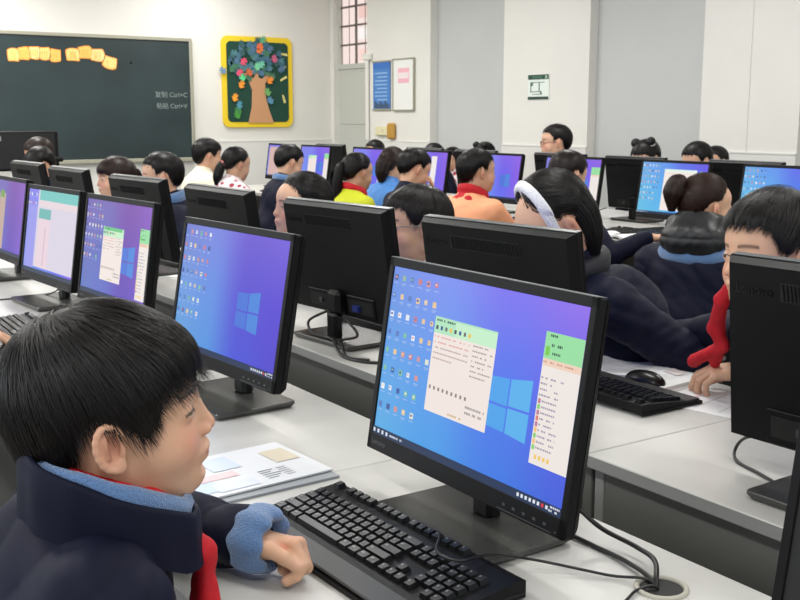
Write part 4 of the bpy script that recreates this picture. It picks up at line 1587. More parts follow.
def strands(hv, L, n, seg, width, seed, over=.010, mode='short', target=None, swirl=0.0, length=.20, lift=.004, base=(15, 13, 13)):
    r = np.random.default_rng(seed)
    who = np.array([-.045, .012, .12]) if target is None else np.array([.05, 0, .12])
    # roots on the scalp
    u = r.normal(size=(n * 3, 3))
    u /= np.linalg.norm(u, axis=1)[:, None]
    P = np.array([-.012, 0, .03]) + u * np.array([.10, .08, .09])
    for _ in range(3):
        d = hv(P)
        P = P - _grad(P, hv) * d[:, None]
    k = P[:, 2] > hair_edge(P, L) + .004
    P = P[k][:n]
    n = len(P)
    lf = r.uniform(-.001, lift, n)
    ln = length * r.uniform(.45, 1.0, n)
    step = ln / seg
    pts = np.zeros((n, seg + 1, 3))
    alive = np.ones(n)
    ends = np.full(n, seg)
    ov = r.uniform(-.004, over, n) + .35 * over * np.sin(np.degrees(np.arctan2(P[:, 1], P[:, 0])) * .35 + seed)
    jit = r.normal(size=(n, 3)) * .10
    cur = P.copy()
    for i in range(seg + 1):
        g = _grad(cur, hv)
        dd = hv(cur)
        hang = cur[:, 2] < hair_edge(cur, L) - .002
        tgt = lf + .0015 * (i / seg)
        corr = (dd - tgt)
        cur = cur - g * (corr * np.where(hang, .15, .9))[:, None] * (corr < .02)[:, None]
        pts[:, i] = cur
        if target is None:
            away = cur - who
            away[:, 2] *= .6
            away /= np.linalg.norm(away, axis=1)[:, None] + 1e-9
            D = away * .9 + np.array([.12, 0, -.75]) * np.clip((.10 - cur[:, 2]) / .12, .05, 1.4)[:, None]
            if swirl:
                D += swirl * np.cross(np.array([0, 0, 1.0]), away) * np.clip((cur[:, 2] - .05) / .06, 0, 1)[:, None]
        else:
            D = np.asarray(target) - cur
            D /= np.linalg.norm(D, axis=1)[:, None] + 1e-9
        D = D + jit
        D -= g * (D * g).sum(1)[:, None] * np.where(hang, .3, 1.0)[:, None]
        D /= np.linalg.norm(D, axis=1)[:, None] + 1e-9
        cur = cur + D * step[:, None] * alive[:, None]
        if target is None:
            stop = cur[:, 2] < hair_edge(cur, L) - ov
        else:
            stop = np.linalg.norm(cur - np.asarray(target), axis=1) < .018
        ends = np.where(stop & (alive > 0), np.minimum(ends, i), ends)
        alive = np.where(stop, 0, alive)
    # build three-sided tapered strands
    T = np.gradient(pts, axis=1)
    T /= np.linalg.norm(T, axis=2)[:, :, None] + 1e-9
    G = _grad(pts.reshape(-1, 3), hv).reshape(pts.shape)
    Bv = np.cross(T, G)
    Bv /= np.linalg.norm(Bv, axis=2)[:, :, None] + 1e-9
    idx = np.arange(seg + 1)[None, :]
    w = width * r.uniform(.6, 1.3, n)[:, None] * np.sqrt(np.clip(1 - idx / (ends[:, None] + .6), 0, 1)) * (0.35 + .65 * np.minimum(1, idx / 2.0))
    V = np.stack([pts + Bv * w[..., None], pts + G * (w * .55)[..., None], pts - Bv * w[..., None]], 2)     # n, seg+1, 3, 3
    V = V.reshape(-1, 3)
    a = (np.arange(n)[:, None] * (seg + 1) + np.arange(seg)[None, :]).reshape(-1) * 3
    F = np.concatenate([np.stack([a, a + 1, a + 4, a + 3], 1), np.stack([a + 1, a + 2, a + 5, a + 4], 1)])
    c = lin(base)[None, :] * r.uniform(.6, 1.9, n)[:, None] * np.array([1.12, 1.0, .95])
    C = np.repeat(c, (seg + 1) * 3, axis=0)
    return V, F, C


def _grad(p, hv):
    e = 1e-3
    g = np.stack([hv(p + np.array(v) * e) - hv(p - np.array(v) * e) for v in ((1, 0, 0), (0, 1, 0), (0, 0, 1))], 1)
    return g / (np.linalg.norm(g, axis=1)[:, None] + 1e-9)


def chain_hair(pts, radii, n, seed, base, width=.0012):
    """strands following a tapering lock (ponytail), plus its solid core"""
    P = np.array(spline(pts, 18))
    m = len(P)
    Rr = np.interp(np.linspace(0, 1, m), np.linspace(0, 1, len(radii)), radii)
    r = np.random.default_rng(seed)
    T = np.gradient(P, axis=0)
    T /= np.linalg.norm(T, axis=1)[:, None]
    A = np.cross(T, np.array([.2, 1.0, .1]))
    A /= np.linalg.norm(A, axis=1)[:, None]
    Bv = np.cross(T, A)
    th = r.uniform(0, 2 * math.pi, n)
    rr = np.sqrt(r.uniform(.55, 1.12, n))
    c, s = np.cos(th), np.sin(th)
    off = A[None] * c[:, None, None] + Bv[None] * s[:, None, None]
    pts3 = P[None] + off * (rr[:, None] * Rr[None, :])[..., None]
    tang = np.cross(T[None], off)
    w = width * r.uniform(.7, 1.4, n)[:, None] * np.clip(1.15 - np.linspace(0, 1, m)[None, :] ** 3, .1, 1)
    V = np.stack([pts3 + tang * w[..., None], pts3 + off * (w * .6)[..., None], pts3 - tang * w[..., None]], 2).reshape(-1, 3)
    a = (np.arange(n)[:, None] * m + np.arange(m - 1)[None, :]).reshape(-1) * 3
    F = np.concatenate([np.stack([a, a + 1, a + 4, a + 3], 1), np.stack([a + 1, a + 2, a + 5, a + 4], 1)])
    col = lin(base)[None, :] * r.uniform(.6, 1.8, n)[:, None]
    C = np.repeat(col, m * 3, axis=0)
    # core
    k = 10
    vv = np.concatenate([P[:, None, :] + (A[:, None, :] * np.cos(2 * np.pi * np.arange(k) / k)[None, :, None] + Bv[:, None, :] * np.sin(2 * np.pi * np.arange(k) / k)[None, :, None]) * (Rr[:, None, None] * .85)]).reshape(-1, 3)
    ff = np.array([(i * k + j, i * k + (j + 1) % k, (i + 1) * k + (j + 1) % k, (i + 1) * k + j) for i in range(m - 1) for j in range(k)])
    return [(V, F, C), (vv, ff, np.tile(lin(base) * .7, (len(vv), 1)))]


# ------------------------------------------------------------------ people
def ik(S, W, l1, l2, pole):
    S, W = np.asarray(S, float), np.asarray(W, float)
    d = W - S
    L = np.linalg.norm(d)
    if L > (l1 + l2) * .995:
        l1, l2 = l1 * L / (l1 + l2) * 1.006, l2 * L / (l1 + l2) * 1.006
    x = d / L
    a = (l1 * l1 - l2 * l2 + L * L) / (2 * L)
    h = math.sqrt(max(l1 * l1 - a * a, 1e-6))
    pl = np.asarray(pole, float)
    pl = pl - x * (pl @ x)
    pl /= np.linalg.norm(pl) + 1e-9
    return S + x * a + pl * h


def person(label, head, face=0, pitch=5, roll=0, body=None, lean=.12, scale=1.0, jacket='navy', hair='boy', seed=1, res=.0045, nst=500, fine=False,
           hands=None, scarf=False, scarf_flap=False, collar=None, hood=None, base=(15, 13, 13), tone=1.0, glasses=None, tails=None, bun=None, headband=False, tie=None,
           stand=False, arms=True, vol=1.0, folds=.004, cuff=None, pole_l=None, pole_r=None, shoulder_drop=0, swidth=.150, neckdrop=.150, group=None, extra=None, over=.010,
           strand_w=.0011, low_arms=False, taper=None, neckback=0, hoodup=0, lining=False, cover=.5):
    H = np.array(head, float)
    fb = face if body is None else body
    Fd = rotz(fb) @ np.array([1.0, 0, 0])
    Ld = rotz(fb) @ np.array([0, 1.0, 0])
    Zd = np.array([0, 0, 1.0])
    RH = euler(face, pitch, roll)
    seat = .50 if not stand else .74
    neckb = H + np.array([0, 0, -neckdrop * scale]) - Fd * (.045 + neckback)
    neck = (H - RH[:, 0] * .028 * scale - RH[:, 2] * .06 * scale) * .5 + neckb * .5
    hip = np.array([H[0], H[1], 0]) - Fd * (lean + .02) + Zd * seat
    root = thing('person', label, 'person', (hip[0], hip[1], 0), 0, group)
    O = np.array([hip[0], hip[1], 0])
    sh = {s: neckb + Ld * s * swidth * scale - Zd * (.050 + shoulder_drop) for s in (1, -1)}
    wr = {}
    hd = {}
    for s in (1, -1):
        spec = (hands or {}).get(s)
        if spec:
            wr[s] = np.array(spec['wrist'], float)
            hd[s] = spec
        elif low_arms:
            wr[s] = hip + Fd * .22 + Ld * s * .12 + Zd * .12
            hd[s] = dict(dir=Fd, back=Zd, pose='rest')
        else:
            wr[s] = np.array([H[0], H[1], 0]) + Fd * (.27 - .0) + Ld * s * .11 + Zd * .80
            hd[s] = dict(dir=Fd - Ld * s * .2, back=Zd, pose='rest')
    el = {}
    for s in (1, -1):
        pl = (pole_l if s > 0 else pole_r)
        pl = np.array(pl, float) if pl is not None else (Ld * s * .6 - Zd * .8 - Fd * .3)
        el[s] = ik(sh[s], wr[s], .25 * scale, .215 * scale, pl)
    chest = hip * .42 + neckb * .58
    knee = {s: hip + Fd * .38 + Ld * s * .09 - Zd * (.03 if not stand else .34) for s in (1, -1)}
    if stand:
        knee = {s: hip + Ld * s * .08 - Zd * .36 for s in (1, -1)}
    foot = {s: np.array([knee[s][0], knee[s][1], 0.07]) - Fd * (.02 if not stand else 0) for s in (1, -1)}

    if not stand:
        words = label.replace(',', '').split()[:11]
        while words[-1] in ('a', 'the', 'and', 'with', 'of', 'in', 'by', 'over', 'to', 'its', 'his', 'her', 'on', 'at', 'from', 'before', 'behind', 'between', 'left', 'right', 'navy', 'red', 'white', 'black', 'two', 'whom', 'only', 'whose',
                            'across', 'blue', 'below', 'above', 'past', 'beside', 'small', 'lit', 'far', 'bent', 'bright', 'monitor', 'centre-parted', 'light', 'dark', 'taller', 'than'):
            words.pop()
        st = thing('stool', 'plain grey stool under the ' + ' '.join(words), 'stool', (hip[0] - Fd[0] * .02, hip[1] - Fd[1] * .02, 0), math.radians(fb), 'stools under the seated pupils')
        MB().box(-.15, .15, -.12, .12, .375, .40, bev=.006).build('seat', M['panel'], st)
        for sx in (-1, 1):
            for sy in (-1, 1):
                MB().tube([(sx * .145, sy * .115, 0), (sx * .12, sy * .095, .376)], .014, 8).build('leg', M['paneldark'], st)
        MB().box(-.125, .125, -.009, .009, .14, .16).box(-.009, .009, -.10, .10, .14, .16).build('stretcher', M['paneldark'], st)

    # --- body: head, neck, hands and the trunk they hang on, one mesh
    parts = []
    hs = scale

    nk = ((neckb - H) @ RH) / hs
    nk = nk * min(1.0, .17 / np.linalg.norm(nk))

    def hf(p):
        return head_sdf(p / hs, fine=fine, neck=nk) * hs
    P, F = surf(hf, np.minimum(np.array([-.125, -.098, -.13]), nk - .055) * hs, np.maximum(np.array([.125, .098, .125]), nk + .055) * hs, res)
    C = paint_face(P / hs, tone)
    W = P @ RH.T + H
    parts.append((W, F, C))
    hh = max(.0017, res * .55) if not fine else .0016
    for s in (1, -1):
        if arms and (hands and hands.get(s) or res <= .005):
            sp = hd[s]
            w_, f_, c_ = hand_mesh(wr[s], sp['dir'], sp['back'], s > 0, sp['pose'], .88 * scale * sp.get('s', 1), hh if sp.get('fine', 0) == 0 else sp['fine'])
            parts.append((w_, f_, c_ * tone))

    def trunk(p):
        d = d_cap(p, hip, chest, .085, .085)
        d = smin(d, d_cap(p, chest, neckb, .085, .045), .05)
        d = smin(d, d_cap(p, neckb, neck, .045, .042), .03)
        for s in (1, -1):
            d = smin(d, d_cap(p, neckb - Zd * .05, sh[s], .05, .04), .04)
            if arms:
                d = smin(d, d_cap(p, sh[s], el[s], .036, .030), .02)
                d = smin(d, d_cap(p, el[s], wr[s], .028, .018), .01)
            d = smin(d, d_cap(p, hip + Ld * s * .06, knee[s], .06, .045), .03)
            d = smin(d, d_cap(p, knee[s], foot[s], .042, .03), .02)
        return d
    allp = np.array([hip, chest, neckb, neck, *sh.values(), *el.values(), *wr.values(), *knee.values(), *foot.values()])
    lo, hi = allp.min(0) - .13, allp.max(0) + .13
    P, F = surf(trunk, lo, hi, .014)
    parts.append((P, F, np.tile(SKIN * tone, (len(P), 1))))
    bd = np_mesh('body', parts, M['skin'], root, origin=O)

    # --- jacket
    rs = res * 1.5 if not fine else .0034

    def jk(p):
        d = d_ell(p, hip * .75 + chest * .25, (.155, .155, .19))
        Rb = rotz(fb)
        d = smin(d, d_ell(p, chest + Zd * .02 + Fd * .0, (.125 * scale, .165 * scale, .20), Rb), .05)
        d = smin(d, d_cap(p, sh[1] - Ld * .02, sh[-1] + Ld * .02, .068 * scale), .05)
        d = smin(d, d_cap(p, neckb - Zd * .05, neckb + Zd * .005, .085 * scale, .066 * scale), .04)
        d = smin(d, d_cap(p, neckb - Zd * .01, neckb * (1 - cover) + neck * cover + Zd * .012, .070 * scale, .060 * scale), .03)
        if arms:
            for s in (1, -1):
                e = d_cap(p, sh[s], el[s], .062 * scale, .054 * scale)
                wend = wr[s] + (el[s] - wr[s]) * .10
                e = smin(e, d_cap(p, el[s], wend, .054 * scale, .040 * scale), .015)
                d = smin(d, e, .018)
        d = d + fold_noise(p, folds, 1.0, seed)
        return smax(d, hip[2] - .10 - p[:, 2], .01)
    lo = np.array([hip, chest, neckb, *sh.values(), *(el.values() if arms else []), *(wr.values() if arms else [])]).min(0) - .19
    hi = np.array([hip, chest, neckb, *sh.values(), *(el.values() if arms else []), *(wr.values() if arms else [])]).max(0) + .19
    jm = M[jacket] if isinstance(jacket, str) else jacket
    P, F = surf(jk, lo, hi, rs)
    j = np_mesh('jacket', [(P, F)], jm, root, origin=O)

    # --- trousers and shoes
    def tr_(p):
        d = d_ell(p, hip, (.13, .14, .12))
        for s in (1, -1):
            d = smin(d, d_cap(p, hip + Ld * s * .06, knee[s], .085, .065), .03)
            d = smin(d, d_cap(p, knee[s], foot[s], .062, .05), .02)
        return d
    ap = np.array([hip, *knee.values(), *foot.values()])
    P, F = surf(tr_, ap.min(0) - .16, ap.max(0) + .16, .014)
    P[:, 2] = np.maximum(P[:, 2], .02)
    np_mesh('trousers', [(P, F)], M['trousers'], root, origin=O)
    for s in (1, -1):
        c = foot[s] + Fd * .05
        P, F = surf(lambda p: smax(d_ell(p, (c[0], c[1], .03), (.115, .045, .045), rotz(fb)), .002 - p[:, 2], .004), (c[0] - .14, c[1] - .14, -.02), (c[0] + .14, c[1] + .14, .1), .009)
        np_mesh('shoe', [(P, F)], M['shoe'], root, origin=O)

    # --- hair
    tf = lambda p: (p * hs) @ RH.T + H
    L = {'boy': BOY_L, 'short': SHORT_L, 'girl': GIRL_L, 'fringe': FRINGE_L, 'main': BOY_L, 'mid': MID_L, 'band': BAND_L}[hair]
    hv = HairVol(L, vol, taper if taper is not None else {'boy': .008, 'fringe': .006}.get(hair, .011))
    P, F = surf(lambda p: hair_shell(p, hv), (-.14, -.11, -.10), (.13, .11, .15), max(.003, res * .9 / hs))
    hp = [(tf(P), F, np.tile(lin(base) * .75, (len(P), 1)))]
    girl = hair in ('girl', 'band')
    tgt = None
    if girl:
        tgt = tails['root'][0] if tails else ((-.09, 0, .06) if bun is None else bun[0])
    V, F, C = strands(hv, L, nst, 12 if not fine else 18, strand_w, seed, over, target=tgt, swirl=.25 if not girl else 0, length=.20 if not girl else .24, base=base,
                      lift=.004 if not fine else .006)
    hp.append((tf(V), F, C))
    if hair == 'fringe' and tails is None and False:
        pass
    if tails:
        for i, rt in enumerate(tails['root']):
            pth = [np.array(rt)] + [np.array(rt) + np.array(o_) for o_ in tails['path'][i if len(tails['path']) > i else 0]]
            for q in chain_hair([tf(np.array([a]))[0] for a in pth], [r_ * hs for r_ in tails['rad']], max(120, nst // 3), seed + i, base, strand_w * 1.1):
                hp.append(q)
    if bun:
        for bc in bun:
            P, F = surf(lambda p: d_ell(p, bc, (.030, .030, .028)) + .0015 * np.sin(p[:, 0] * 300 + p[:, 2] * 200), np.array(bc) - .045, np.array(bc) + .045, .005)
            hp.append((tf(P), F, np.tile(lin(base), (len(P), 1))))
    ho = np_mesh('hair', hp, M['hair'], root, origin=O)
    if tie is not None and (tails or bun):
        for rt in (tails['root'] if tails else bun):
            a = np.array(rt)
            if tails:
                b = a + np.array(tails['path'][0][0])
                P, F = surf(lambda p: d_cap(p, a * .75 + b * .25, a * .55 + b * .45, tails['rad'][0] * 1.25), a - .06, a + .06, .006)
            else:
                P, F = surf(lambda p: smax(d_ell(p, a - np.array([0, 0, .018]), (.026, .026, .012)), -1 - p[:, 0], .001), a - .06, a + .06, .006)
            np_mesh('hair_tie', [(tf(P), F)], M[tie], root, origin=O)
    if headband:
        def hb(p):
            q = p @ np.array(Matrix.Rotation(math.radians(-20), 3, 'Y'))
            d = np.abs(hv(p) - .004) - .0075
            return smax(d, smax(np.abs(q[:, 0] - .030) - .0125, -.012 - p[:, 2], .004), .008)
        P, F = surf(hb, (-.10, -.115, -.05), (.12, .115, .16), .004)
        np_mesh('headband', [(tf(P), F)], M['headband'], root, origin=O)

    # --- scarf, collar, hood
    ncz = neckb + Zd * .02 + Fd * .012
    Rb = rotz(fb)

    def ring(p, c, rx, ry, r, tilt=.25):
        q = (p - c) @ Rb
        z = q[:, 2] + q[:, 0] * tilt
        rad = np.sqrt((q[:, 0] / rx) ** 2 + (q[:, 1] / ry) ** 2)
        dr = (rad - 1) * min(rx, ry)
        return np.sqrt(dr ** 2 + (z * .62) ** 2) - r
    if collar:
        P, F = surf(lambda p: ring(p, ncz + Zd * .012, .072 * scale, .070 * scale, .022) + fold_noise(p, .0015, 2, seed), ncz - .13, ncz + .13, max(.005, rs))
        np_mesh('collar', [(P, F)], M[collar] if isinstance(collar, str) else collar, root, origin=O)
    if scarf:
        def sc(p):
            d = ring(p, ncz + Zd * .022, .064 * scale, .060 * scale, .019, .35)
            if scarf_flap:
                d = smin(d, d_ell(p, neckb - Fd * .065 + Zd * -.012, (.03, .085, .055), Rb), .02)
            a = ncz + Fd * .085 - Zd * .03
            d = smin(d, d_ell(p, a, (.02, .022, .022), Rb), .012)
            for s in (1, -1):
                d = smin(d, d_cap(p, a, a - Zd * .13 + Ld * s * .035 + Fd * .035, .012, .020), .01)
            return d + fold_noise(p, .0022, 2.2, seed)
        P, F = surf(sc, ncz - .22, ncz + .20, max(.0045, rs * .8))
        np_mesh('scarf', [(P, F)], M['red'], root, origin=O)
    if hood:
        def hd_(p):
            d = d_ell(p, neckb - Fd * .085 + Zd * (.035 + hoodup), (.080, .125, .075), Rb)
            d = smin(d, ring(p, ncz + Zd * (.04 + hoodup), .080, .090, .034), .03)
            d = smax(d, -d_cap(p, neck, neck + Zd * .2, .058), .01)
            q = (p - neckb) @ Rb
            d = d - .007 * np.abs(np.sin(q[:, 1] * 30)) ** .4 - .006 * np.abs(np.sin(q[:, 2] * 34 + .6)) ** .4 + fold_noise(p, .0015, 2, 3)
            return d
        P, F = surf(hd_, neckb - .24, neckb + .24, max(.005, rs))
        np_mesh('hood', [(P, F)], M[hood] if isinstance(hood, str) else hood, root, origin=O)
        if lining:
            P, F = surf(lambda p: smax(ring(p, ncz - Fd * .05 + Zd * (-.048 + hoodup), .098, .128, .022, .0), -1 - p[:, 2], .01), neckb - .24, neckb + .24, max(.005, rs))
            np_mesh('hood_lining', [(P, F)], M['fleece'], root, origin=O)
    if glasses:
        mb = MB()
        for s in (1, -1):
            c = np.array([.098, s * .030, -.002])
            ringp = [c + np.array([-.004 * (abs(math.sin(a)) > .9), .021 * math.cos(a), .015 * math.sin(a)]) for a in np.linspace(0, 2 * math.pi, 18)]
            ringp = [tf(np.array([p_ - np.array([abs(p_[1] - 0) * .18, 0, 0])]))[0] - O for p_ in ringp]
            mb.tube(ringp, .0013 * hs * (1.5 if res > .004 else 1.2), 6)
            tp = [tf(np.array([q]))[0] - O for q in ((.088, s * .052, .002), (.05, s * .076, .003), (.0, s * .083, .004), (-.012, s * .081, -.006))]
            mb.tube(tp, .0014 * hs * (1.5 if res > .004 else 1.2), 6)
        mb.tube([tf(np.array([q]))[0] - O for q in ((.094, .010, .002), (.098, 0, .004), (.094, -.010, .002))], .0014, 6)
        mb.build('glasses', M[glasses], root, True)
    return dict(root=root, O=O, H=H, RH=RH, neckb=neckb, neck=neck, sh=sh, el=el, wr=wr, hip=hip, Fd=Fd, Ld=Ld, tf=tf)


# ---- the boy in the foreground
A = np.array
k1 = person('boy in profile in the foreground, navy jacket with blue fleece collar and cuffs', (.360, 1.100, 1.060), face=-21, pitch=-5, roll=4, body=-10, lean=.12, scale=1.03, hair='main', seed=4, shoulder_drop=-.034,
            res=.0019, fine=True, nst=8000, vol=.85, over=.020, strand_w=.00055, folds=.0055, taper=.003,
            hands={1: dict(wrist=(.596, 1.254, .800), dir=(.72, -.69, -.08), back=(.34, .26, .90), pose='fist', fine=.0015, s=1.06),
                   -1: dict(wrist=(.50, .86, .62), dir=(.9, .3, .0), back=(0, 0, 1), pose='rest')},
            pole_l=(-.2, 1.0, -.1), pole_r=(-.2, -.7, -.9), swidth=.135)


def kid1_details(k):
    O, nb, Fd, Ld = k['O'], k['neckb'], k['Fd'], k['Ld']
    Z3 = A([0, 0, 1.0])
    root = k['root']
    # stand-up collar: lofted wall around the neck, folded over on its top
    c0 = A([.348, 1.088, 0])

    def loft(name, m, rx, ry, top, bot, th, lean, flare=0, ph0=0, ph1=360, n=96, wob=.0, cap=True):
        rows = []
        for i in range(n + 1):
            ph = math.radians(ph0 + (ph1 - ph0) * i / n)
            c, s = math.cos(ph), math.sin(ph)
            wv = wob * (math.sin(ph * 7 + 1) + .6 * math.sin(ph * 13))
            zt, zb = top(math.degrees(ph)), bot(math.degrees(ph))
            pr = []
            for (o, z) in ((0, zb), (lean * .5, (zt + zb) / 2), (lean, zt - th * .5), (lean + th * .18, zt), (lean + th * .5, zt + th * .25), (lean + th * .82, zt), (lean + th, zt - th * .5),
                           (lean * .5 + th + flare * .4, (zt + zb) / 2), (th + flare, zb)):
                pr.append((c0[0] + (rx + o + wv) * c, c0[1] + (ry + o + wv) * s, z))
            rows.append(pr)
        m_ = len(rows[0])
        V = np.array(rows).reshape(-1, 3)
        F = np.array([(i * m_ + j, (i + 1) * m_ + j, (i + 1) * m_ + j + 1, i * m_ + j + 1) for i in range(n) for j in range(m_ - 1)])
        o_ = np_mesh(name, [(V, F)], m, root, origin=O)
        return o_
    I = lambda xs, ys: (lambda d: float(np.interp(abs((d + 180) % 360 - 180), xs, ys)))
    # angle 0 = front (+X), 180 = back
    loft('collar', M['navy'], .083, .080, I([0, 40, 90, 130, 180], [.944, .950, .984, 1.014, 1.038]), I([0, 60, 90, 130, 180], [.880, .896, .922, .948, .960]), .010, .003, .007, wob=.0012)
    loft('fleece_collar', M['fleece'], .066, .064, I([0, 40, 90, 130, 180], [.960, .966, 1.000, 1.020, 1.030]), I([0, 180], [.93, .985]), .017, .006, .002, wob=.0010)
    # chest flap over the zip
    # fleece cuff rolled out round the wrist, gathered navy cuff behind it
    w, e = k['wr'][1], k['el'][1]
    ax = (w - e) / np.linalg.norm(w - e)
    hd = A([.62, -.78, -.06])
    ax2 = ax * .55 + hd / np.linalg.norm(hd) * .45
    ax2 /= np.linalg.norm(ax2)

    def torus(name, m, c, axis, R0, r, sq, amp, nf, h, col=None):
        a = np.cross(axis, Z3)
        a /= np.linalg.norm(a)
        b = np.cross(a, axis)

        def f(p):
            q = p - c
            z = q @ axis
            x_, y_ = q @ a, q @ b
            ang = np.arctan2(y_, x_)
            rr = np.sqrt(x_ ** 2 + (y_ * 1.08) ** 2)
            return np.sqrt((rr - R0 - amp * .6 * np.sin(3 * ang + 1)) ** 2 + (z * sq) ** 2) - r - amp * np.sin(nf * ang + 12 * z)
        P, F = surf(f, c - .09, c + .09, h)
        return np_mesh(name, [(P, F)], m, root, origin=O)
    torus('fleece_cuff', M['fleece'], w + ax2 * .008 + Z3 * .004, ax2, .0385, .0130, .50, .0014, 7, .0026)
    torus('gathered_cuff', M['navyg'], w - ax * .036, ax, .031, .0130, .42, .0013, 26, .0026)
    # red scarf: a band showing inside the collar and a knot and tail at the chest

    def sc(p):
        q = p - c0
        rad = np.sqrt((q[:, 0] / .058) ** 2 + (q[:, 1] / .056) ** 2)
        d = np.sqrt(((rad - 1) * .055) ** 2 + ((q[:, 2] - .986 + q[:, 0] * .40) * .7) ** 2) - .009
        kz = A([.436, 1.048, .895])
        d = smin(d, d_ell(p, kz, (.013, .014, .019)), .008)
        d = smin(d, d_cap(p, kz, kz + A([.004, -.010, -.10]), .009, .014), .008)
        d = smin(d, d_cap(p, kz, kz + A([.0, .024, -.10]), .009, .014), .008)
        d = smin(d, d_cap(p, kz, kz + A([-.03, .02, .05]), .012, .012), .008)
        return d + fold_noise(p, .0016, 3, 5)
    P, F = surf(sc, (.24, .98, .72), (.54, 1.20, 1.06), .0035)
    np_mesh('scarf', [(P, F)], M['red'], root, origin=O)


kid1_details(k1)

# ---- the second row, facing us across the backs of their monitors
br = person('boy with red scarf at the right edge reaching across papers, looking down', (1.755, 1.292, 1.114), face=166, pitch=1, roll=3, body=178, lean=.40, neckback=.13, scale=1.06, hair='mid', seed=9, res=.0030, fine=True,
       nst=3200, vol=1.2, scarf=False, collar='fleece', over=.010, strand_w=.0008, group=None, folds=.006, taper=.004,
       hands={1: dict(wrist=(1.945, 1.495, .812), dir=(-.62, .78, -.16), back=(.0, -.12, 1.0), pose='reach', fine=.0018, s=1.05), -1: dict(wrist=(2.03, 1.84, .81), dir=(.8, .7, 0), back=(0, 0, 1), pose='rest')},
       pole_l=(.6, -.5, -.2), pole_r=(.8, .3, -.1), tone=1.0)


def scarf_boy_right(p):
    n = [[1.83, 1.441, 1.03], [1.84, 1.476, 0.987], [1.87, 1.512, 0.915], [1.88, 1.498, 0.875], [1.9, 1.595, 0.819], [1.9, 1.534, 0.826]]
    d = d_cap(p, n[0], n[1], .013, .015)
    d = smin(d, d_cap(p, n[1], n[2], .015, .017), .01)
    d = smin(d, d_cap(p, n[2], n[3], .017, .014), .01)
    d = smin(d, d_cap(p, n[3], n[4], .012, .014), .01)
    d = smin(d, d_cap(p, n[3], n[5], .011, .011), .006)
    d = smin(d, d_cap(p, n[0], (1.86, 1.42, .97), .013, .02), .01)
    return d + fold_noise(p, .0025, 2.2, 2)


P_, F_ = surf(scarf_boy_right, (1.74, 1.22, .76), (2.02, 1.72, 1.05), .0045)
np_mesh('scarf', [(P_, F_)], M['red'], br['root'], origin=br['O'])
person('girl with a fluffy white headband bent over her desk in a navy jacket', (1.838, 2.018, 1.117), face=160, pitch=52, roll=0, body=172, lean=.38, neckback=.03, cover=.75, scale=1.04, low_arms=True, hair='band', seed=12, res=.0038, nst=2200, fine=False,
       vol=1.1, headband=True, tails=dict(root=[(-.062, .030, .010), (-.062, -.030, .010)], path=[[(.012, .008, -.045), (.040, .012, -.095), (.080, .014, -.14)], [(.012, -.008, -.045), (.040, -.012, -.095), (.080, -.014, -.14)]], rad=[.042, .040, .030, .010]), strand_w=.0009, folds=.006,
       pole_l=(.7, -.9, -.2), collar='navyg')
person('boy with thin glasses and a red scarf, between two monitor backs', (1.828, 2.639, 1.052), face=166, pitch=0, roll=3, body=178, scale=1.04, hair='mid', seed=15, res=.0036, fine=False, nst=1500, vol=1.2, lean=.34, neckback=.04, low_arms=True,
       scarf=True, glasses='silver', tone=.92, collar='white', over=.008, taper=.005)
person('girl facing left in profile with drawn-back dark hair, past the icons-only monitor', (1.812, 3.345, 1.063), face=174, pitch=-3, body=180, scale=1.03, hair='girl', seed=18, res=.0036, nst=1400, vol=1.0, lean=.33, neckback=.04, low_arms=True,
       tails=dict(root=[(-.10, 0, .0)], path=[[(-.03, 0, -.03), (-.04, 0, -.10)]], rad=[.016, .022, .010]), tie='white')
person('boy seen from behind at the left with a bright blue collar on his navy jacket', (1.98, 5.15, 1.085), lean=.24, face=160, pitch=4, body=165, scale=1.03, hair='short', seed=21, res=.0055, nst=600, vol=1.1, collar='fleece',
       low_arms=True)
person('girl with parted brown fringe and tied hair below the chalkboard', (1.952, 5.774, 1.045), lean=.24, face=176, pitch=2, body=182, hair='fringe', seed=24, res=.0055, nst=600, base=(34, 22, 18), scale=1.04,
       tails=dict(root=[(-.09, 0, .03)], path=[[(-.03, 0, .0), (-.06, 0, -.05)]], rad=[.012, .016, .008]), low_arms=True)
person('black-haired pupil bent low behind the leftmost small monitor back', (1.95, 7.30, 1.065), lean=.24, face=185, pitch=30, body=180, hair='boy', seed=27, res=.0065, nst=350, low_arms=True, vol=1.2)
person('brown-haired pupil in front of the large black display', (2.10, 7.90, 1.12), lean=.24, face=180, pitch=12, body=180, hair='boy', seed=28, res=.0065, nst=350, base=(44, 34, 30), low_arms=True, vol=1.2)
# next pupil of the nearest row: only a hand on the keyboard is in the picture
person('pupil at the left edge of whom only the hand on a keyboard shows', (.22, 2.98, 1.09), face=0, pitch=10, body=0, hair='boy', seed=30, res=.0055, nst=300,
       hands={-1: dict(wrist=(.585, 2.90, .805), dir=(1, .32, -.12), back=(0, 0, 1), pose='reach', fine=.003), 1: dict(wrist=(.56, 3.2, .80), dir=(1, 0, -.1), back=(0, 0, 1), pose='rest', fine=.003)}, lean=.1)

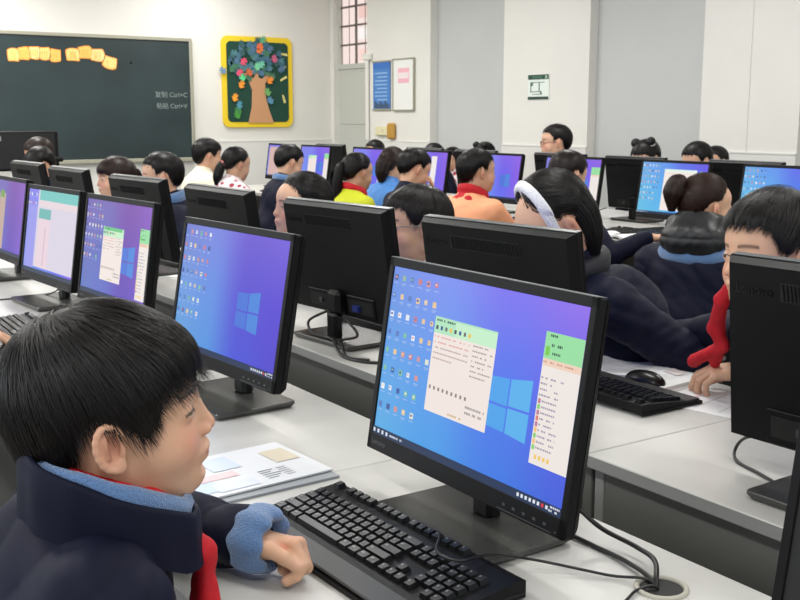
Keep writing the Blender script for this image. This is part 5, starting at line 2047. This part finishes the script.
# ---- third row, backs towards us
blue_coat = mat('bright_blue_coat', (70, 128, 196), .7, noise=.06, nscale=16)
orange = mat('orange_jacket', (244, 168, 124), .7, noise=.04, nscale=16)
cream = mat('cream_jacket', (224, 216, 194), .8)
yellowc = mat('yellow_green_coat', (198, 204, 32), .75)
floral = mat('floral_coat', (232, 220, 222), .8)
nt = floral.node_tree
vo = nt.nodes.new('ShaderNodeTexVoronoi')
vo.inputs['Scale'].default_value = 16
tc = nt.nodes.new('ShaderNodeTexCoord')
rp = nt.nodes.new('ShaderNodeValToRGB')
rp.color_ramp.elements[0].color = (*lin((150, 40, 60)), 1)
rp.color_ramp.elements[0].position = .30
rp.color_ramp.elements[1].color = (*lin((234, 220, 222)), 1)
rp.color_ramp.elements[1].position = .42
nt.links.new(tc.outputs['Object'], vo.inputs['Vector'])
nt.links.new(vo.outputs['Distance'], rp.inputs[0])
nt.links.new(rp.outputs[0], nt.nodes['Principled BSDF'].inputs['Base Color'])

pg = person('girl with a brown ponytail and black puffer hood over a navy jacket, seen from behind', (3.50, 2.91, 1.015), face=-20, pitch=2, body=25, scale=1.12, hair='girl', seed=33, res=.0042, nst=2200, vol=1.1, base=(40, 26, 20),
            tails=dict(root=[(-.095, .0, .075)], path=[[(-.030, 0, .008), (-.048, 0, -.03), (-.046, .005, -.095)]], rad=[.018, .036, .036, .012]), tie='vent', hood='puff', lining=True, neckback=.055, hoodup=.028, strand_w=.0010, swidth=.175, lean=.14, folds=.005,
            neckdrop=.165, hands={1: dict(wrist=(3.90, 3.36, .82), dir=(1, .2, 0), back=(0, 0, 1), pose='rest'), -1: dict(wrist=(3.95, 2.95, .80), dir=(1, 0, 0), back=(0, 0, 1), pose='rest')})
person('dark-haired pupil leaning forward behind the headband girl, before a lit monitor', (3.60, 3.86, 1.10), face=-5, pitch=18, body=0, hair='short', seed=36, res=.0055, nst=500, base=(30, 22, 20), vol=1.2,
       hands={-1: dict(wrist=(3.75, 3.45, .82), dir=(.8, -.6, 0), back=(0, 0, 1), pose='rest')})
person('boy in a light orange jacket with a thick red scarf, back to us', (3.45, 4.40, 1.098), face=-14, pitch=2, body=8, hair='short', seed=39, res=.005, nst=900, jacket=orange, scarf=True, scarf_flap=True, tone=.9, swidth=.155, scale=1.02)
person('black-haired boy resting his face on his hand beside the long-haired girl', (3.50, 5.06, 1.085), face=-10, pitch=24, body=0, hair='short', seed=42, res=.0055, nst=500, low_arms=True,
       hands={1: dict(wrist=(3.60, 5.02, .94), dir=(-.1, 0, 1), back=(1, -.3, 0), pose='rest')})
person('pupil with long brown hair in a bright blue coat', (3.93, 5.93, 1.065), face=15, pitch=10, body=10, hair='girl', seed=45, res=.0055, nst=700, jacket=blue_coat, base=(38, 28, 24), vol=1.1, low_arms=True,
       tails=dict(root=[(-.08, .0, .03)], path=[[(-.02, 0, -.04), (-.03, 0, -.10), (-.03, 0, -.16)]], rad=[.05, .055, .045, .02]))
person('girl in a yellow-green coat with red scarf and a pink hair tie', (3.42, 5.56, 1.045), face=0, pitch=10, body=0, hair='girl', seed=48, res=.0055, nst=700, jacket=yellowc, scarf=True, tone=.9, low_arms=True,
       tails=dict(root=[(-.095, .01, .03)], path=[[(-.03, 0, -.01), (-.04, .0, -.10), (-.03, 0, -.20), (-.03, 0, -.26)]], rad=[.018, .030, .030, .02]), tie='pink')
person('boy in a navy jacket with blue collar before the far lit monitor', (3.66, 6.92, 1.055), face=-5, pitch=20, body=0, hair='short', seed=51, res=.0055, nst=500, collar='fleece', scale=1.08, vol=1.2, low_arms=True)
person('girl with a low ponytail in a white coat with red spots', (3.58, 7.66, 1.015), scale=1.14, face=0, pitch=14, body=0, hair='girl', seed=54, res=.006, nst=500, jacket=floral, tone=.85, low_arms=True,
       tails=dict(root=[(-.095, .0, -.01)], path=[[(-.02, 0, -.03), (-.03, 0, -.10), (-.02, 0, -.16)]], rad=[.022, .034, .036, .02]), tie='pink')
person('boy in a cream jacket sitting farthest along the third row, in profile', (3.60, 8.27, 1.070), face=-8, pitch=6, body=0, hair='boy', seed=57, res=.0055, nst=500, jacket=cream, scale=1.20, vol=1.2, low_arms=True)

# ---- last row by the side wall: little more than hair shows
LASTG = 'pupils by the side wall'
person('tall young man with dark reddish glasses standing out before the white pillar', (5.564, 6.128, 1.195), face=150, pitch=2, body=170, scale=1.16, hair='short', seed=60, res=.005, nst=700, glasses='glass', low_arms=True)
person('pupil with two hair buns by the side wall, right of the tall young man', (5.6, 5.22, 1.09), face=190, pitch=24, body=180, scale=1.15, hair='mid', seed=63, res=.0065, nst=400, bun=[(-.02, .05, .112), (-.02, -.06, .10)], low_arms=True, tie='white')
person('pupil with centre-parted black hair by the side wall above the ponytailed girl', (5.55, 4.72, 1.095), face=180, pitch=16, body=180, hair='mid', scale=1.08, seed=66, res=.0065, nst=400, low_arms=True, vol=1.2)
person('pupil whose dark crown peeks out right of the centre-parted pupil', (6.22, 5.12, 1.06), face=180, pitch=5, body=180, hair='short', seed=69, res=.007, nst=250, low_arms=True)
person('pupil by the side wall with two dark hair buns above the boy in orange', (5.6, 7.05, 1.055), face=185, pitch=25, body=180, hair='girl', seed=72, res=.007, nst=300, bun=[(-.0, .055, .11), (-.0, -.055, .11)], low_arms=True)
person('pupil by the side wall whose crown shows over the one-strip monitor', (5.6, 7.80, 1.035), face=180, pitch=10, body=180, hair='short', seed=75, res=.007, nst=250, low_arms=True)
person('pupil by the side wall whose black crown shows over the farthest pair of monitors', (5.6, 8.80, 1.05), face=180, pitch=10, body=180, hair='short', seed=78, res=.007, nst=250, low_arms=True)
person('pupil in a spotted top by the side wall, glimpsed between two far monitors', (6.2, 8.32, .98), face=180, pitch=10, body=180, hair='short', seed=81, res=.007, nst=250, low_arms=True, jacket=floral)
